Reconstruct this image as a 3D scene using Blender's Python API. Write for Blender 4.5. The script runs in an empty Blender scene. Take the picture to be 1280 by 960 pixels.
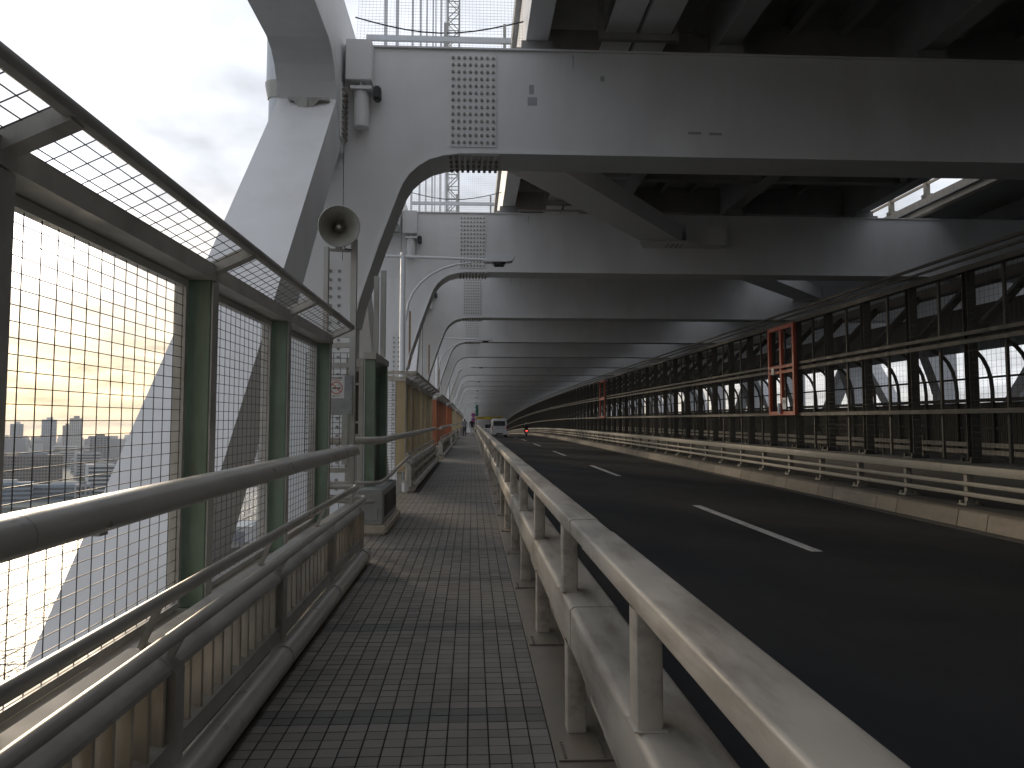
import bpy, bmesh, math, random
from mathutils import Vector, Matrix
R = math.radians
rnd = random.Random(7)
S = bpy.context.scene
COL = S.collection

# ------------------------------------------------------------------ camera
cam_d = bpy.data.cameras.new('camera'); cam = bpy.data.objects.new('camera', cam_d); COL.objects.link(cam)
cam_d.sensor_width = 36; cam_d.lens = 28.1; cam_d.clip_start = 0.05; cam_d.clip_end = 20000
cam.location = (0, 0, 1.55)
cam.rotation_euler = (R(90 + 3.9), 0, R(-2.86))
S.camera = cam

# ------------------------------------------------------------------ sky, sun, exposure
SUN_AZ, SUN_EL = -28.5, 12.6
w = bpy.data.worlds.new('World'); S.world = w; w.use_nodes = True
nt = w.node_tree; N = nt.nodes; L = nt.links
for n in list(N): N.remove(n)
out = N.new('ShaderNodeOutputWorld'); bg = N.new('ShaderNodeBackground'); L.new(bg.outputs[0], out.inputs[0])
bg.inputs['Strength'].default_value = 0.10
sky = N.new('ShaderNodeTexSky'); sky.sky_type = 'NISHITA'; sky.sun_disc = False
sky.sun_elevation = R(SUN_EL); sky.sun_rotation = R(SUN_AZ); sky.dust_density = 0.6; sky.air_density = 1.0; sky.ozone_density = 1.4
tc = N.new('ShaderNodeTexCoord')
sep = N.new('ShaderNodeSeparateXYZ'); L.new(tc.outputs['Generated'], sep.inputs[0])
def wm(op, a, b=None, c=None, clamp=False):
    m = N.new('ShaderNodeMath'); m.operation = op; m.use_clamp = clamp
    for i, q in enumerate((a, b, c)):
        if q is None: continue
        if isinstance(q, (int, float)): m.inputs[i].default_value = q
        else: L.new(q, m.inputs[i])
    return m.outputs[0]
zc = wm('MAXIMUM', sep.outputs[2], 0.0)
den = wm('ADD', zc, 0.16)
comb = N.new('ShaderNodeCombineXYZ')
L.new(wm('DIVIDE', sep.outputs[0], den), comb.inputs[0]); L.new(wm('DIVIDE', sep.outputs[1], den), comb.inputs[1])
noi = N.new('ShaderNodeTexNoise'); noi.inputs['Scale'].default_value = 1.25; noi.inputs['Detail'].default_value = 8
noi.inputs['Roughness'].default_value = 0.58; noi.inputs['Distortion'].default_value = 0.35
L.new(comb.outputs[0], noi.inputs['Vector'])
cr = N.new('ShaderNodeValToRGB'); cr.color_ramp.elements[0].position = 0.34; cr.color_ramp.elements[1].position = 0.52
L.new(noi.outputs['Fac'], cr.inputs[0])
noi2 = N.new('ShaderNodeTexNoise'); noi2.inputs['Scale'].default_value = 2.6; noi2.inputs['Detail'].default_value = 6
L.new(comb.outputs[0], noi2.inputs['Vector'])
# cloud light: brighter and warmer towards the sun
sd = Vector((math.sin(R(SUN_AZ)) * math.cos(R(SUN_EL)), math.cos(R(SUN_AZ)) * math.cos(R(SUN_EL)), math.sin(R(SUN_EL))))
vd = N.new('ShaderNodeVectorMath'); vd.operation = 'DOT_PRODUCT'; L.new(tc.outputs['Generated'], vd.inputs[0]); vd.inputs[1].default_value = sd
dt = wm('MAXIMUM', vd.outputs['Value'], 0.0)
g1 = wm('POWER', dt, 6.0); g2 = wm('POWER', dt, 60.0); g3 = wm('POWER', dt, 520.0)
lum = wm('ADD', wm('ADD', wm('MULTIPLY', g1, 0.15), wm('MULTIPLY', g2, 0.6)), wm('ADD', wm('MULTIPLY', g3, 26.0), wm('MULTIPLY_ADD', vd.outputs['Value'], 1.3, 4.4)))
shade = wm('ADD', wm('MULTIPLY', noi2.outputs['Fac'], 1.9), 0.04)
lum = wm('MULTIPLY', lum, shade)
tint = N.new('ShaderNodeMix'); tint.data_type = 'RGBA'
tint.inputs['A'].default_value = (0.91, 0.95, 1.03, 1); tint.inputs['B'].default_value = (1.12, 0.84, 0.50, 1)
low = N.new('ShaderNodeMapRange'); low.inputs[1].default_value = 0.30; low.inputs[2].default_value = 0.03; low.inputs[3].default_value = 0.0; low.inputs[4].default_value = 1.0
L.new(zc, low.inputs[0])
L.new(wm('MULTIPLY', low.outputs[0], wm('POWER', dt, 3.0), clamp=True), tint.inputs['Factor'])
cl = N.new('ShaderNodeVectorMath'); cl.operation = 'SCALE'; L.new(tint.outputs['Result'], cl.inputs[0]); L.new(lum, cl.inputs['Scale'])
mx = N.new('ShaderNodeMix'); mx.data_type = 'RGBA'
L.new(wm('MULTIPLY_ADD', cr.outputs['Color'], 0.26, 0.70), mx.inputs['Factor']); L.new(sky.outputs[0], mx.inputs['A']); L.new(cl.outputs[0], mx.inputs['B'])
L.new(mx.outputs['Result'], bg.inputs['Color'])

sl = bpy.data.lights.new('sun', 'SUN'); sun = bpy.data.objects.new('sun', sl); COL.objects.link(sun)
sl.energy = 0.9; sl.angle = R(10); sl.color = (1.0, 0.80, 0.56)
sun.rotation_euler = (-sd).to_track_quat('-Z', 'Y').to_euler()

S.view_settings.view_transform = 'Standard'; S.view_settings.look = 'None'
S.view_settings.exposure = 0.92; S.view_settings.gamma = 1.0
S.render.engine = 'CYCLES'
S.cycles.use_denoising = True
S.cycles.max_bounces = 8; S.cycles.diffuse_bounces = 5; S.cycles.glossy_bounces = 3
S.cycles.volume_bounces = 0; S.cycles.sample_clamp_indirect = 6.0

# ------------------------------------------------------------------ the line of the deck
GR, KR = 0.023, 1.0e-4
YEND = 462.0
def Zd(y):
    t = max(0.0, y - 60.0)
    return GR * y - KR * t * t
def stations(y0, y1, step=8.0):
    if y1 <= 60: return [y0, y1]
    n = max(1, int(math.ceil((y1 - y0) / step)))
    return [y0 + (y1 - y0) * i / n for i in range(n + 1)]

# ------------------------------------------------------------------ materials
def mat(name, col, rough=0.5, metal=0.0, var=0.12, scale=3.0, bump=0.0, bscale=60.0, stain=None, stain_amt=0.0, stain_scale=(1.5, 1.5, 1.5), spec=0.5, rvar=0.1, objvar=0.04):
    m = bpy.data.materials.new(name); m.use_nodes = True
    t = m.node_tree; nn = t.nodes; ll = t.links
    b = nn['Principled BSDF']
    b.inputs['Metallic'].default_value = metal; b.inputs['Specular IOR Level'].default_value = spec
    geo = nn.new('ShaderNodeNewGeometry')
    n1 = nn.new('ShaderNodeTexNoise'); n1.inputs['Scale'].default_value = scale; n1.inputs['Detail'].default_value = 6
    ll.new(geo.outputs['Position'], n1.inputs['Vector'])
    mr = nn.new('ShaderNodeMapRange'); mr.inputs[1].default_value = 0.3; mr.inputs[2].default_value = 0.7
    mr.inputs[3].default_value = 1 - var; mr.inputs[4].default_value = 1 + var
    ll.new(n1.outputs['Fac'], mr.inputs[0])
    vs = nn.new('ShaderNodeVectorMath'); vs.operation = 'SCALE'; vs.inputs[0].default_value = col[:3]
    ll.new(mr.outputs[0], vs.inputs['Scale'])
    src = vs.outputs[0]
    oi = nn.new('ShaderNodeObjectInfo'); om = nn.new('ShaderNodeMapRange'); om.inputs[3].default_value = 1 - objvar; om.inputs[4].default_value = 1 + objvar
    ll.new(oi.outputs['Random'], om.inputs[0]); ov = nn.new('ShaderNodeVectorMath'); ov.operation = 'SCALE'; ll.new(src, ov.inputs[0]); ll.new(om.outputs[0], ov.inputs['Scale']); src = ov.outputs[0]
    if stain:
        mp = nn.new('ShaderNodeMapping'); mp.inputs['Scale'].default_value = stain_scale
        ll.new(geo.outputs['Position'], mp.inputs['Vector'])
        n2 = nn.new('ShaderNodeTexNoise'); n2.inputs['Scale'].default_value = 1.0; n2.inputs['Detail'].default_value = 7; n2.inputs['Roughness'].default_value = 0.65
        ll.new(mp.outputs[0], n2.inputs['Vector'])
        m2 = nn.new('ShaderNodeMapRange'); m2.inputs[1].default_value = 0.46; m2.inputs[2].default_value = 0.72; m2.inputs[3].default_value = 0; m2.inputs[4].default_value = stain_amt
        ll.new(n2.outputs['Fac'], m2.inputs[0])
        mi = nn.new('ShaderNodeMix'); mi.data_type = 'RGBA'
        ll.new(m2.outputs[0], mi.inputs['Factor']); ll.new(src, mi.inputs['A']); mi.inputs['B'].default_value = (*stain, 1)
        src = mi.outputs['Result']
    ll.new(src, b.inputs['Base Color'])
    m3 = nn.new('ShaderNodeMapRange'); m3.inputs[1].default_value = 0.3; m3.inputs[2].default_value = 0.7
    m3.inputs[3].default_value = max(0.02, rough - rvar); m3.inputs[4].default_value = min(1, rough + rvar)
    ll.new(n1.outputs['Fac'], m3.inputs[0]); ll.new(m3.outputs[0], b.inputs['Roughness'])
    if bump:
        n4 = nn.new('ShaderNodeTexNoise'); n4.inputs['Scale'].default_value = bscale; n4.inputs['Detail'].default_value = 3
        ll.new(geo.outputs['Position'], n4.inputs['Vector'])
        bp = nn.new('ShaderNodeBump'); bp.inputs['Strength'].default_value = bump; bp.inputs['Distance'].default_value = 0.01
        ll.new(n4.outputs['Fac'], bp.inputs['Height']); ll.new(bp.outputs[0], b.inputs['Normal'])
    return m

M = {}
M['steel'] = mat('pale_grey_bridge_paint', (0.70, 0.70, 0.705), 0.5, var=0.05, scale=0.8, stain=(0.52, 0.49, 0.45), stain_amt=0.3, stain_scale=(1.2, 1.2, 0.35), bump=0.04, bscale=30)
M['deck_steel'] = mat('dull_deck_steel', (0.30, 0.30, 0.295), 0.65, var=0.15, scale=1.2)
M['rail'] = mat('cream_rail_paint', (0.46, 0.42, 0.36), 0.55, var=0.10, scale=5, stain=(0.15, 0.115, 0.085), stain_amt=0.85, stain_scale=(6, 1.1, 7), bump=0.05, bscale=120)
M['barrier'] = mat('barrier_paint', (0.30, 0.275, 0.22), 0.65, var=0.12, scale=3, stain=(0.2, 0.17, 0.12), stain_amt=0.5, stain_scale=(2, 1.2, 4))
M['alu'] = mat('satin_grey_handrail', (0.44, 0.425, 0.395), 0.36, metal=0.05, var=0.08, scale=6, stain=(0.2, 0.18, 0.15), stain_amt=0.4, stain_scale=(5, 1.2, 5))
M['frame'] = mat('grey_fence_frame', (0.46, 0.45, 0.42), 0.5, metal=0.0, var=0.12, scale=5, stain=(0.13, 0.11, 0.09), stain_amt=0.5, stain_scale=(6, 2, 2))
M['wire'] = mat('dark_wire', (0.075, 0.07, 0.066), 0.5, metal=0.3, var=0.1)
M['green'] = mat('green_post_paint', (0.21, 0.295, 0.22), 0.5, var=0.12, scale=4, stain=(0.09, 0.10, 0.07), stain_amt=0.5, stain_scale=(5, 5, 1))
M['beige'] = mat('beige_post_paint', (0.44, 0.36, 0.225), 0.5, var=0.08, scale=4, stain=(0.25, 0.19, 0.1), stain_amt=0.3, stain_scale=(5, 5, 1))
M['orange'] = mat('orange_post_paint', (0.42, 0.13, 0.055), 0.5, var=0.10, scale=4)
M['slat'] = mat('cream_slat_paint', (0.56, 0.505, 0.42), 0.5, var=0.12, scale=6, stain=(0.22, 0.16, 0.1), stain_amt=0.45, stain_scale=(8, 8, 3), objvar=0.12)
M['trackfence'] = mat('brown_grey_fence_steel', (0.05, 0.046, 0.036), 0.6, metal=0.0, var=0.15, scale=4)
M['panel'] = mat('dark_slatted_panel', (0.05, 0.044, 0.034), 0.6, var=0.2, scale=3)
M['red'] = mat('red_gate_paint', (0.42, 0.075, 0.035), 0.5, var=0.12, scale=5)
M['plinth'] = mat('pale_sill_paint', (0.50, 0.465, 0.41), 0.38, var=0.1, scale=4, stain=(0.3, 0.26, 0.2), stain_amt=0.5, stain_scale=(6, 2, 4))
M['kerb'] = mat('kerb_concrete', (0.22, 0.19, 0.145), 0.8, var=0.16, scale=4, bump=0.3, bscale=80, stain=(0.13, 0.11, 0.085), stain_amt=0.6, stain_scale=(2, 0.8, 5), objvar=0.16)
M['conc'] = mat('dusty_concrete', (0.085, 0.08, 0.07), 0.85, var=0.2, scale=2, bump=0.3, bscale=60)
M['plate'] = mat('steel_edge_plate', (0.20, 0.18, 0.15), 0.5, metal=0.2, var=0.15, scale=4, stain=(0.30, 0.22, 0.14), stain_amt=0.5, stain_scale=(6, 2, 4))
M['asphalt'] = mat('worn_asphalt', (0.021, 0.022, 0.024), 0.82, var=0.22, scale=0.9, bump=0.5, bscale=220, stain=(0.03, 0.03, 0.029), stain_amt=0.6, stain_scale=(1.1, 0.12, 1), spec=0.3)
M['white_line'] = mat('road_paint', (0.62, 0.61, 0.58), 0.7, var=0.12, scale=9, stain=(0.12, 0.12, 0.12), stain_amt=0.7, stain_scale=(14, 9, 4), bump=0.3, bscale=150)
M['lampwhite'] = mat('white_lamp_paint', (0.66, 0.69, 0.72), 0.4, var=0.04)
M['dark'] = mat('black_plastic', (0.02, 0.02, 0.022), 0.45, var=0.05)
M['glass_dark'] = mat('dark_window_glass', (0.015, 0.017, 0.02), 0.08, var=0.02, rvar=0.02)
M['galv'] = mat('galvanised_steel', (0.42, 0.42, 0.40), 0.5, metal=0.35, var=0.1, scale=7, stain=(0.28, 0.2, 0.12), stain_amt=0.35, stain_scale=(5, 5, 1.5))
M['horn'] = mat('horn_grey', (0.36, 0.355, 0.32), 0.5, var=0.08, scale=6)
M['board'] = mat('grey_board', (0.31, 0.32, 0.32), 0.55, var=0.08, stain=(0.45, 0.45, 0.44), stain_amt=0.6, stain_scale=(7, 5, 9))
M['paper'] = mat('white_notice', (0.72, 0.72, 0.71), 0.5, var=0.03)
M['ink'] = mat('black_ink', (0.03, 0.03, 0.03), 0.6, var=0.0)
M['redink'] = mat('red_ink', (0.55, 0.09, 0.06), 0.6, var=0.0)
M['bolt'] = mat('shaded_dirty_bolt_heads', (0.30, 0.285, 0.265), 0.6, var=0.3, scale=7, stain=(0.14, 0.10, 0.07), stain_amt=0.5, stain_scale=(3, 3, 2))  # darker than the plates: shading of the heads painted in, along with dirt
M['patch'] = mat('touch_up_paint', (0.37, 0.38, 0.40), 0.5, var=0.05)
M['rust'] = mat('rust_streak', (0.24, 0.15, 0.08), 0.8, var=0.25, scale=9)
M['vanwhite'] = mat('white_car_paint', (0.68, 0.69, 0.70), 0.3, var=0.03)
M['tyre'] = mat('tyre_rubber', (0.02, 0.02, 0.02), 0.85, var=0.1)
M['taillight'] = mat('red_lens', (0.45, 0.02, 0.015), 0.2, var=0.05)
M['sign_green'] = mat('green_sign', (0.02, 0.16, 0.10), 0.45, var=0.04)
M['sign_yellow'] = mat('yellow_sign', (0.62, 0.48, 0.03), 0.5, var=0.04)
M['sign_red'] = mat('red_sign_ring', (0.50, 0.06, 0.12), 0.45, var=0.04)
M['sign_blue'] = mat('blue_sign_face', (0.16, 0.10, 0.36), 0.45, var=0.04)
M['net'] = mat('grey_net_cord', (0.35, 0.36, 0.37), 0.7, var=0.05)

def brake_mat():
    m = bpy.data.materials.new('lit_tail_lamp'); m.use_nodes = True
    b = m.node_tree.nodes['Principled BSDF']; b.inputs['Base Color'].default_value = (0.6, 0.02, 0.02, 1)
    b.inputs['Emission Color'].default_value = (1, 0.06, 0.04, 1); b.inputs['Emission Strength'].default_value = 2.0
    return m
M['brake'] = brake_mat()

def tile_mat(name, pattern):
    m = bpy.data.materials.new(name); m.use_nodes = True
    t = m.node_tree; nn = t.nodes; ll = t.links; b = nn['Principled BSDF']
    geo = nn.new('ShaderNodeNewGeometry')
    mp = nn.new('ShaderNodeMapping'); mp.inputs['Scale'].default_value = (1 / TP, 1 / TP, 0); mp.inputs['Location'].default_value = (-TX0 / TP, 0, 0)
    ll.new(geo.outputs['Position'], mp.inputs['Vector'])
    fl = nn.new('ShaderNodeVectorMath'); fl.operation = 'FLOOR'; ll.new(mp.outputs[0], fl.inputs[0])
    wn = nn.new('ShaderNodeTexWhiteNoise'); ll.new(fl.outputs[0], wn.inputs['Vector'])
    n1 = nn.new('ShaderNodeTexNoise'); n1.inputs['Scale'].default_value = 0.9; n1.inputs['Detail'].default_value = 4
    ll.new(geo.outputs['Position'], n1.inputs['Vector'])
    n3 = nn.new('ShaderNodeTexNoise'); n3.inputs['Scale'].default_value = 260; n3.inputs['Detail'].default_value = 2
    ll.new(geo.outputs['Position'], n3.inputs['Vector'])
    def ma(op, a, bb):
        q = nn.new('ShaderNodeMath'); q.operation = op
        for i, x in enumerate((a, bb)):
            if isinstance(x, (int, float)): q.inputs[i].default_value = x
            else: ll.new(x, q.inputs[i])
        return q.outputs[0]
    f = ma('ADD', ma('MULTIPLY', wn.outputs['Value'], 0.34), ma('ADD', ma('MULTIPLY', n1.outputs['Fac'], 0.9), ma('MULTIPLY', n3.outputs['Fac'], 0.5)))
    ramp = nn.new('ShaderNodeValToRGB')
    ramp.color_ramp.elements[0].position = 0.3; ramp.color_ramp.elements[0].color = (0.072, 0.066, 0.058, 1)
    ramp.color_ramp.elements[1].position = 1.25 if False else 1.0; ramp.color_ramp.elements[1].color = (0.195, 0.180, 0.160, 1)
    ll.new(f, ramp.inputs[0])
    src = ramp.outputs[0]
    if pattern:
        fr = nn.new('ShaderNodeVectorMath'); fr.operation = 'FRACTION'; ll.new(mp.outputs[0], fr.inputs[0])
        sx = nn.new('ShaderNodeSeparateXYZ'); ll.new(fr.outputs[0], sx.inputs[0])
        j = ma('MAXIMUM', ma('GREATER_THAN', sx.outputs[0], 0.94), ma('GREATER_THAN', sx.outputs[1], 0.94))
        mi = nn.new('ShaderNodeMix'); mi.data_type = 'RGBA'; ll.new(j, mi.inputs['Factor']); ll.new(src, mi.inputs['A']); mi.inputs['B'].default_value = (0.02, 0.019, 0.018, 1)
        src = mi.outputs['Result']
    ll.new(src, b.inputs['Base Color']); b.inputs['Roughness'].default_value = 0.62
    bp = nn.new('ShaderNodeBump'); bp.inputs['Strength'].default_value = 0.25; bp.inputs['Distance'].default_value = 0.004
    ll.new(n3.outputs['Fac'], bp.inputs['Height']); ll.new(bp.outputs[0], b.inputs['Normal'])
    return m
TP, TX0 = 0.1004, -1.12
M['tile'] = tile_mat('grey_pavement_tile', False)
M['tile_far'] = tile_mat('grey_pavement_tile_far', True)
M['joint'] = mat('dark_tile_joint', (0.022, 0.021, 0.02), 0.9, var=0.2, scale=10)

def water_mat():
    m = bpy.data.materials.new('bay_water'); m.use_nodes = True
    t = m.node_tree; nn = t.nodes; ll = t.links; b = nn['Principled BSDF']
    b.inputs['Base Color'].default_value = (0.05, 0.065, 0.07, 1); b.inputs['Roughness'].default_value = 0.27; b.inputs['IOR'].default_value = 1.33
    geo = nn.new('ShaderNodeNewGeometry')
    bp = None
    for sc, st, di in ((0.30, 1.0, 1.6), (0.05, 0.9, 4.0)):
        n = nn.new('ShaderNodeTexNoise'); n.inputs['Scale'].default_value = sc; n.inputs['Detail'].default_value = 5
        ll.new(geo.outputs['Position'], n.inputs['Vector'])
        q = nn.new('ShaderNodeBump'); q.inputs['Strength'].default_value = st; q.inputs['Distance'].default_value = di
        ll.new(n.outputs['Fac'], q.inputs['Height'])
        if bp: ll.new(bp.outputs[0], q.inputs['Normal'])
        bp = q
    ll.new(bp.outputs[0], b.inputs['Normal'])
    return m
M['water'] = water_mat()
M['land'] = mat('distant_ground', (0.14, 0.15, 0.13), 0.9, var=0.3, scale=0.02)

# ------------------------------------------------------------------ mesh helpers (x across, y along the bridge, z above the walkway)
W = {}
class MB:
    def __init__(s): s.v = []; s.f = []; s.fix = False
    def add(s, vs, fs):
        n = len(s.v); s.v += [tuple(q) for q in vs]; s.f += [tuple(i + n for i in q) for q in fs]; return s
    def box(s, x0, x1, y0, y1, z0, z1):
        return s.add([(x0, y0, z0), (x1, y0, z0), (x1, y1, z0), (x0, y1, z0), (x0, y0, z1), (x1, y0, z1), (x1, y1, z1), (x0, y1, z1)],
                     [(3, 2, 1, 0), (4, 5, 6, 7), (0, 1, 5, 4), (1, 2, 6, 5), (2, 3, 7, 6), (3, 0, 4, 7)])
    def longbox(s, x0, x1, ys, z0, z1):
        return s.sweep([(x0, z0), (x1, z0), (x1, z1), (x0, z1)], ys)
    def sweep(s, prof, ys):
        n = len(prof); vs = []; fs = []
        for y in ys: vs += [(p[0], y, p[1]) for p in prof]
        for k in range(len(ys) - 1):
            for i in range(n):
                j = (i + 1) % n
                fs.append((k * n + i, k * n + j, (k + 1) * n + j, (k + 1) * n + i))
        fs.append(tuple(range(n - 1, -1, -1))); fs.append(tuple(range((len(ys) - 1) * n, len(ys) * n)))
        s.fix = True
        return s.add(vs, fs)
    def front(s, poly, y0, y1): return s.sweep(poly, [y0, y1])
    def side(s, poly, x0, x1):
        n = len(poly); s.fix = True
        vs = [(x0, p[0], p[1]) for p in poly] + [(x1, p[0], p[1]) for p in poly]
        fs = [(i, (i + 1) % n, n + (i + 1) % n, n + i) for i in range(n)] + [tuple(range(n - 1, -1, -1)), tuple(range(n, 2 * n))]
        return s.add(vs, fs)
    def plan(s, poly, z0, z1):
        n = len(poly); s.fix = True
        vs = [(p[0], p[1], z0) for p in poly] + [(p[0], p[1], z1) for p in poly]
        fs = [(i, (i + 1) % n, n + (i + 1) % n, n + i) for i in range(n)] + [tuple(range(n - 1, -1, -1)), tuple(range(n, 2 * n))]
        return s.add(vs, fs)
    def bar(s, p, q, wd, ht, up=(0, 0, 1)):
        p = Vector(p); q = Vector(q); d = (q - p).normalized(); u = Vector(up)
        sx = d.cross(u)
        if sx.length < 1e-4: sx = d.cross(Vector((1, 0, 0)))
        sx.normalize(); u = sx.cross(d).normalized()
        vs = []
        for c in (p, q):
            for a, b2 in ((-1, -1), (1, -1), (1, 1), (-1, 1)): vs.append(c + sx * a * wd / 2 + u * b2 * ht / 2)
        s.fix = True
        return s.add(vs, [(0, 1, 2, 3), (7, 6, 5, 4), (0, 4, 5, 1), (1, 5, 6, 2), (2, 6, 7, 3), (3, 7, 4, 0)])
    def tube(s, path, r, n=8, caps=True):
        path = [Vector(p) for p in path]; rs = r if isinstance(r, (list, tuple)) else [r] * len(path)
        vs = []; fs = []; prev = None
        for i, p in enumerate(path):
            d = (path[min(i + 1, len(path) - 1)] - path[max(i - 1, 0)]).normalized()
            if prev is None:
                a = d.cross(Vector((0, 0, 1)))
                if a.length < 0.01: a = d.cross(Vector((1, 0, 0)))
            else: a = prev - d * prev.dot(d)
            a.normalize(); prev = a; b2 = d.cross(a)
            for k in range(n):
                t = 2 * math.pi * k / n
                vs.append(p + (a * math.cos(t) + b2 * math.sin(t)) * rs[i])
        for i in range(len(path) - 1):
            for k in range(n):
                j = (k + 1) % n
                fs.append((i * n + k, i * n + j, (i + 1) * n + j, (i + 1) * n + k))
        if caps: fs += [tuple(range(n - 1, -1, -1)), tuple(range((len(path) - 1) * n, len(path) * n))]
        s.fix = True
        return s.add(vs, fs)
    def build(s, name, m, parent=None, shear=True, smooth=None, kind=None, label=None, origin=None, bevel=0):
        vs = [(v[0], v[1], v[2] + Zd(v[1])) if shear else tuple(v) for v in s.v]
        if parent is not None: o0 = W[parent.name]
        elif origin is not None: o0 = Vector(origin)
        else:
            xs = [v[0] for v in vs]; ys = [v[1] for v in vs]; zs = [v[2] for v in vs]
            o0 = Vector(((min(xs) + max(xs)) / 2, (min(ys) + max(ys)) / 2, min(zs)))
        me = bpy.data.meshes.new(name)
        me.from_pydata([(v[0] - o0.x, v[1] - o0.y, v[2] - o0.z) for v in vs], [], s.f)
        if s.fix or bevel:
            bm = bmesh.new(); bm.from_mesh(me)
            if s.fix: bmesh.ops.recalc_face_normals(bm, faces=bm.faces)
            if bevel: bmesh.ops.bevel(bm, geom=list(bm.edges), offset=bevel, segments=2, affect='EDGES', clamp_overlap=True)
            bm.to_mesh(me); bm.free()
        if smooth:
            me.shade_smooth(); me.set_sharp_from_angle(angle=R(smooth))
        me.materials.append(m)
        o = bpy.data.objects.new(name, me); COL.objects.link(o)
        if parent is not None: o.parent = parent
        else: o.location = o0
        W[o.name] = o0.copy()
        if kind: o['kind'] = kind
        if label: o['label'] = label
        return o
def rrect(x0, x1, z0, z1, r, n=3):
    pts = []
    for cx, cz, a0 in ((x1 - r, z0 + r, -90), (x1 - r, z1 - r, 0), (x0 + r, z1 - r, 90), (x0 + r, z0 + r, 180)):
        for i in range(n + 1):
            a = R(a0 + 90 * i / n); pts.append((cx + r * math.cos(a), cz + r * math.sin(a)))
    return pts
def thing(name, label, cat, loc, group=None, shear=True):
    o = bpy.data.objects.new(name, None); COL.objects.link(o)
    p = Vector(loc)
    if shear: p.z += Zd(p.y)
    o.location = p; W[o.name] = p.copy(); o.empty_display_size = 0.2
    o['label'] = label; o['category'] = cat
    if group: o['group'] = group
    return o
def tag(o, label, cat, group=None):
    o['label'] = label; o['category'] = cat
    if group: o['group'] = group
    return o
def place(src, pos, parent, rot=None, shear=True):
    """another copy of a small part, sharing its mesh (mesh drawn round its own origin)"""
    o = src.copy(); COL.objects.link(o)
    p = Vector(pos)
    if shear: p.z += Zd(p.y)
    o.parent = parent; o.location = p - W[parent.name]; W[o.name] = p.copy()
    if rot is not None: o.rotation_euler = rot
    return o
class Proto:
    """first use links the drawn part itself, later ones copy it"""
    def __init__(s, mb, name, m, smooth=None, bevel=0, kind=None):
        s.mb, s.name, s.m, s.smooth, s.bevel, s.kind, s.o = mb, name, m, smooth, bevel, kind, None
    def at(s, pos, parent, rot=None, shear=True):
        if s.o is None:
            s.o = s.mb.build(s.name, s.m, None, shear=False, smooth=s.smooth, bevel=s.bevel, origin=(0, 0, 0), kind=s.kind)
            p = Vector(pos)
            if shear: p.z += Zd(p.y)
            s.o.parent = parent; s.o.location = p - W[parent.name]; W[s.o.name] = p.copy()
            if rot is not None: s.o.rotation_euler = rot
            return s.o
        return place(s.o, pos, parent, rot, shear)

def hexbolt(mb, c, axis, r, h, n=6):
    c = Vector(c); a = Vector(axis).normalized()
    u = a.cross(Vector((0, 0, 1)))
    if u.length < 0.1: u = Vector((1, 0, 0))
    u.normalize(); v = a.cross(u)
    vs = []
    for k in range(n):
        t = 2 * math.pi * k / n; vs.append(c + (u * math.cos(t) + v * math.sin(t)) * r)
    for k in range(n):
        t = 2 * math.pi * k / n; vs.append(c + a * h + (u * math.cos(t) + v * math.sin(t)) * r * 0.85)
    mb.add(vs, [(k, (k + 1) % n, n + (k + 1) % n, n + k) for k in range(n)] + [tuple(range(n, 2 * n))]); mb.fix = True

def mesh_grid(mb, p0, u, v, nu, nv, t):
    """wires on a panel: corner p0, edge vectors u and v; nu wires run along v, nv along u"""
    p0 = Vector(p0); u = Vector(u); v = Vector(v)
    nrm = u.cross(v).normalized()
    for i in range(nu + 1):
        a = p0 + u * (i / nu); e = u.normalized() * t / 2; d = nrm * t / 2
        vs = [a - e - d, a + e - d, a + e + d, a - e + d]; vs += [q + v for q in vs]
        mb.add(vs, [(0, 1, 5, 4), (1, 2, 6, 5), (2, 3, 7, 6), (3, 0, 4, 7)])
    for j in range(nv + 1):
        a = p0 + v * (j / nv); e = v.normalized() * t / 2; d = nrm * t / 2
        off = nrm * t * 0.9
        vs = [a - e - d + off, a + e - d + off, a + e + d + off, a - e + d + off]; vs += [q + u for q in vs]
        mb.add(vs, [(0, 1, 5, 4), (1, 2, 6, 5), (2, 3, 7, 6), (3, 0, 4, 7)])

def text_part(txt, size, m, parent, loc, rot, name='lettering', width=None):
    cu = bpy.data.curves.new('lettering', 'FONT'); cu.body = txt; cu.size = size; cu.align_x = 'CENTER'; cu.align_y = 'CENTER'; cu.extrude = 0.0015
    t = bpy.data.objects.new('lettering_curve', cu); COL.objects.link(t)
    bpy.context.view_layer.update()
    me = bpy.data.meshes.new_from_object(t.evaluated_get(bpy.context.evaluated_depsgraph_get()))
    bpy.data.objects.remove(t); me.materials.clear(); me.materials.append(m)
    if width and len(me.vertices):
        xs = [v.co.x for v in me.vertices]; k = width / max(1e-6, max(xs) - min(xs))
        for v in me.vertices: v.co.x *= k
    o = bpy.data.objects.new(name, me); COL.objects.link(o); o.parent = parent
    p = Vector(loc); p.z += Zd(p.y)
    o.location = p - W[parent.name]; o.rotation_euler = rot; W[o.name] = p
    return o

# ================================================================== SETTING
def struct(o): o['kind'] = 'structure'; return o
YB = -90.0
ALL = stations(YB, YEND)
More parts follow.
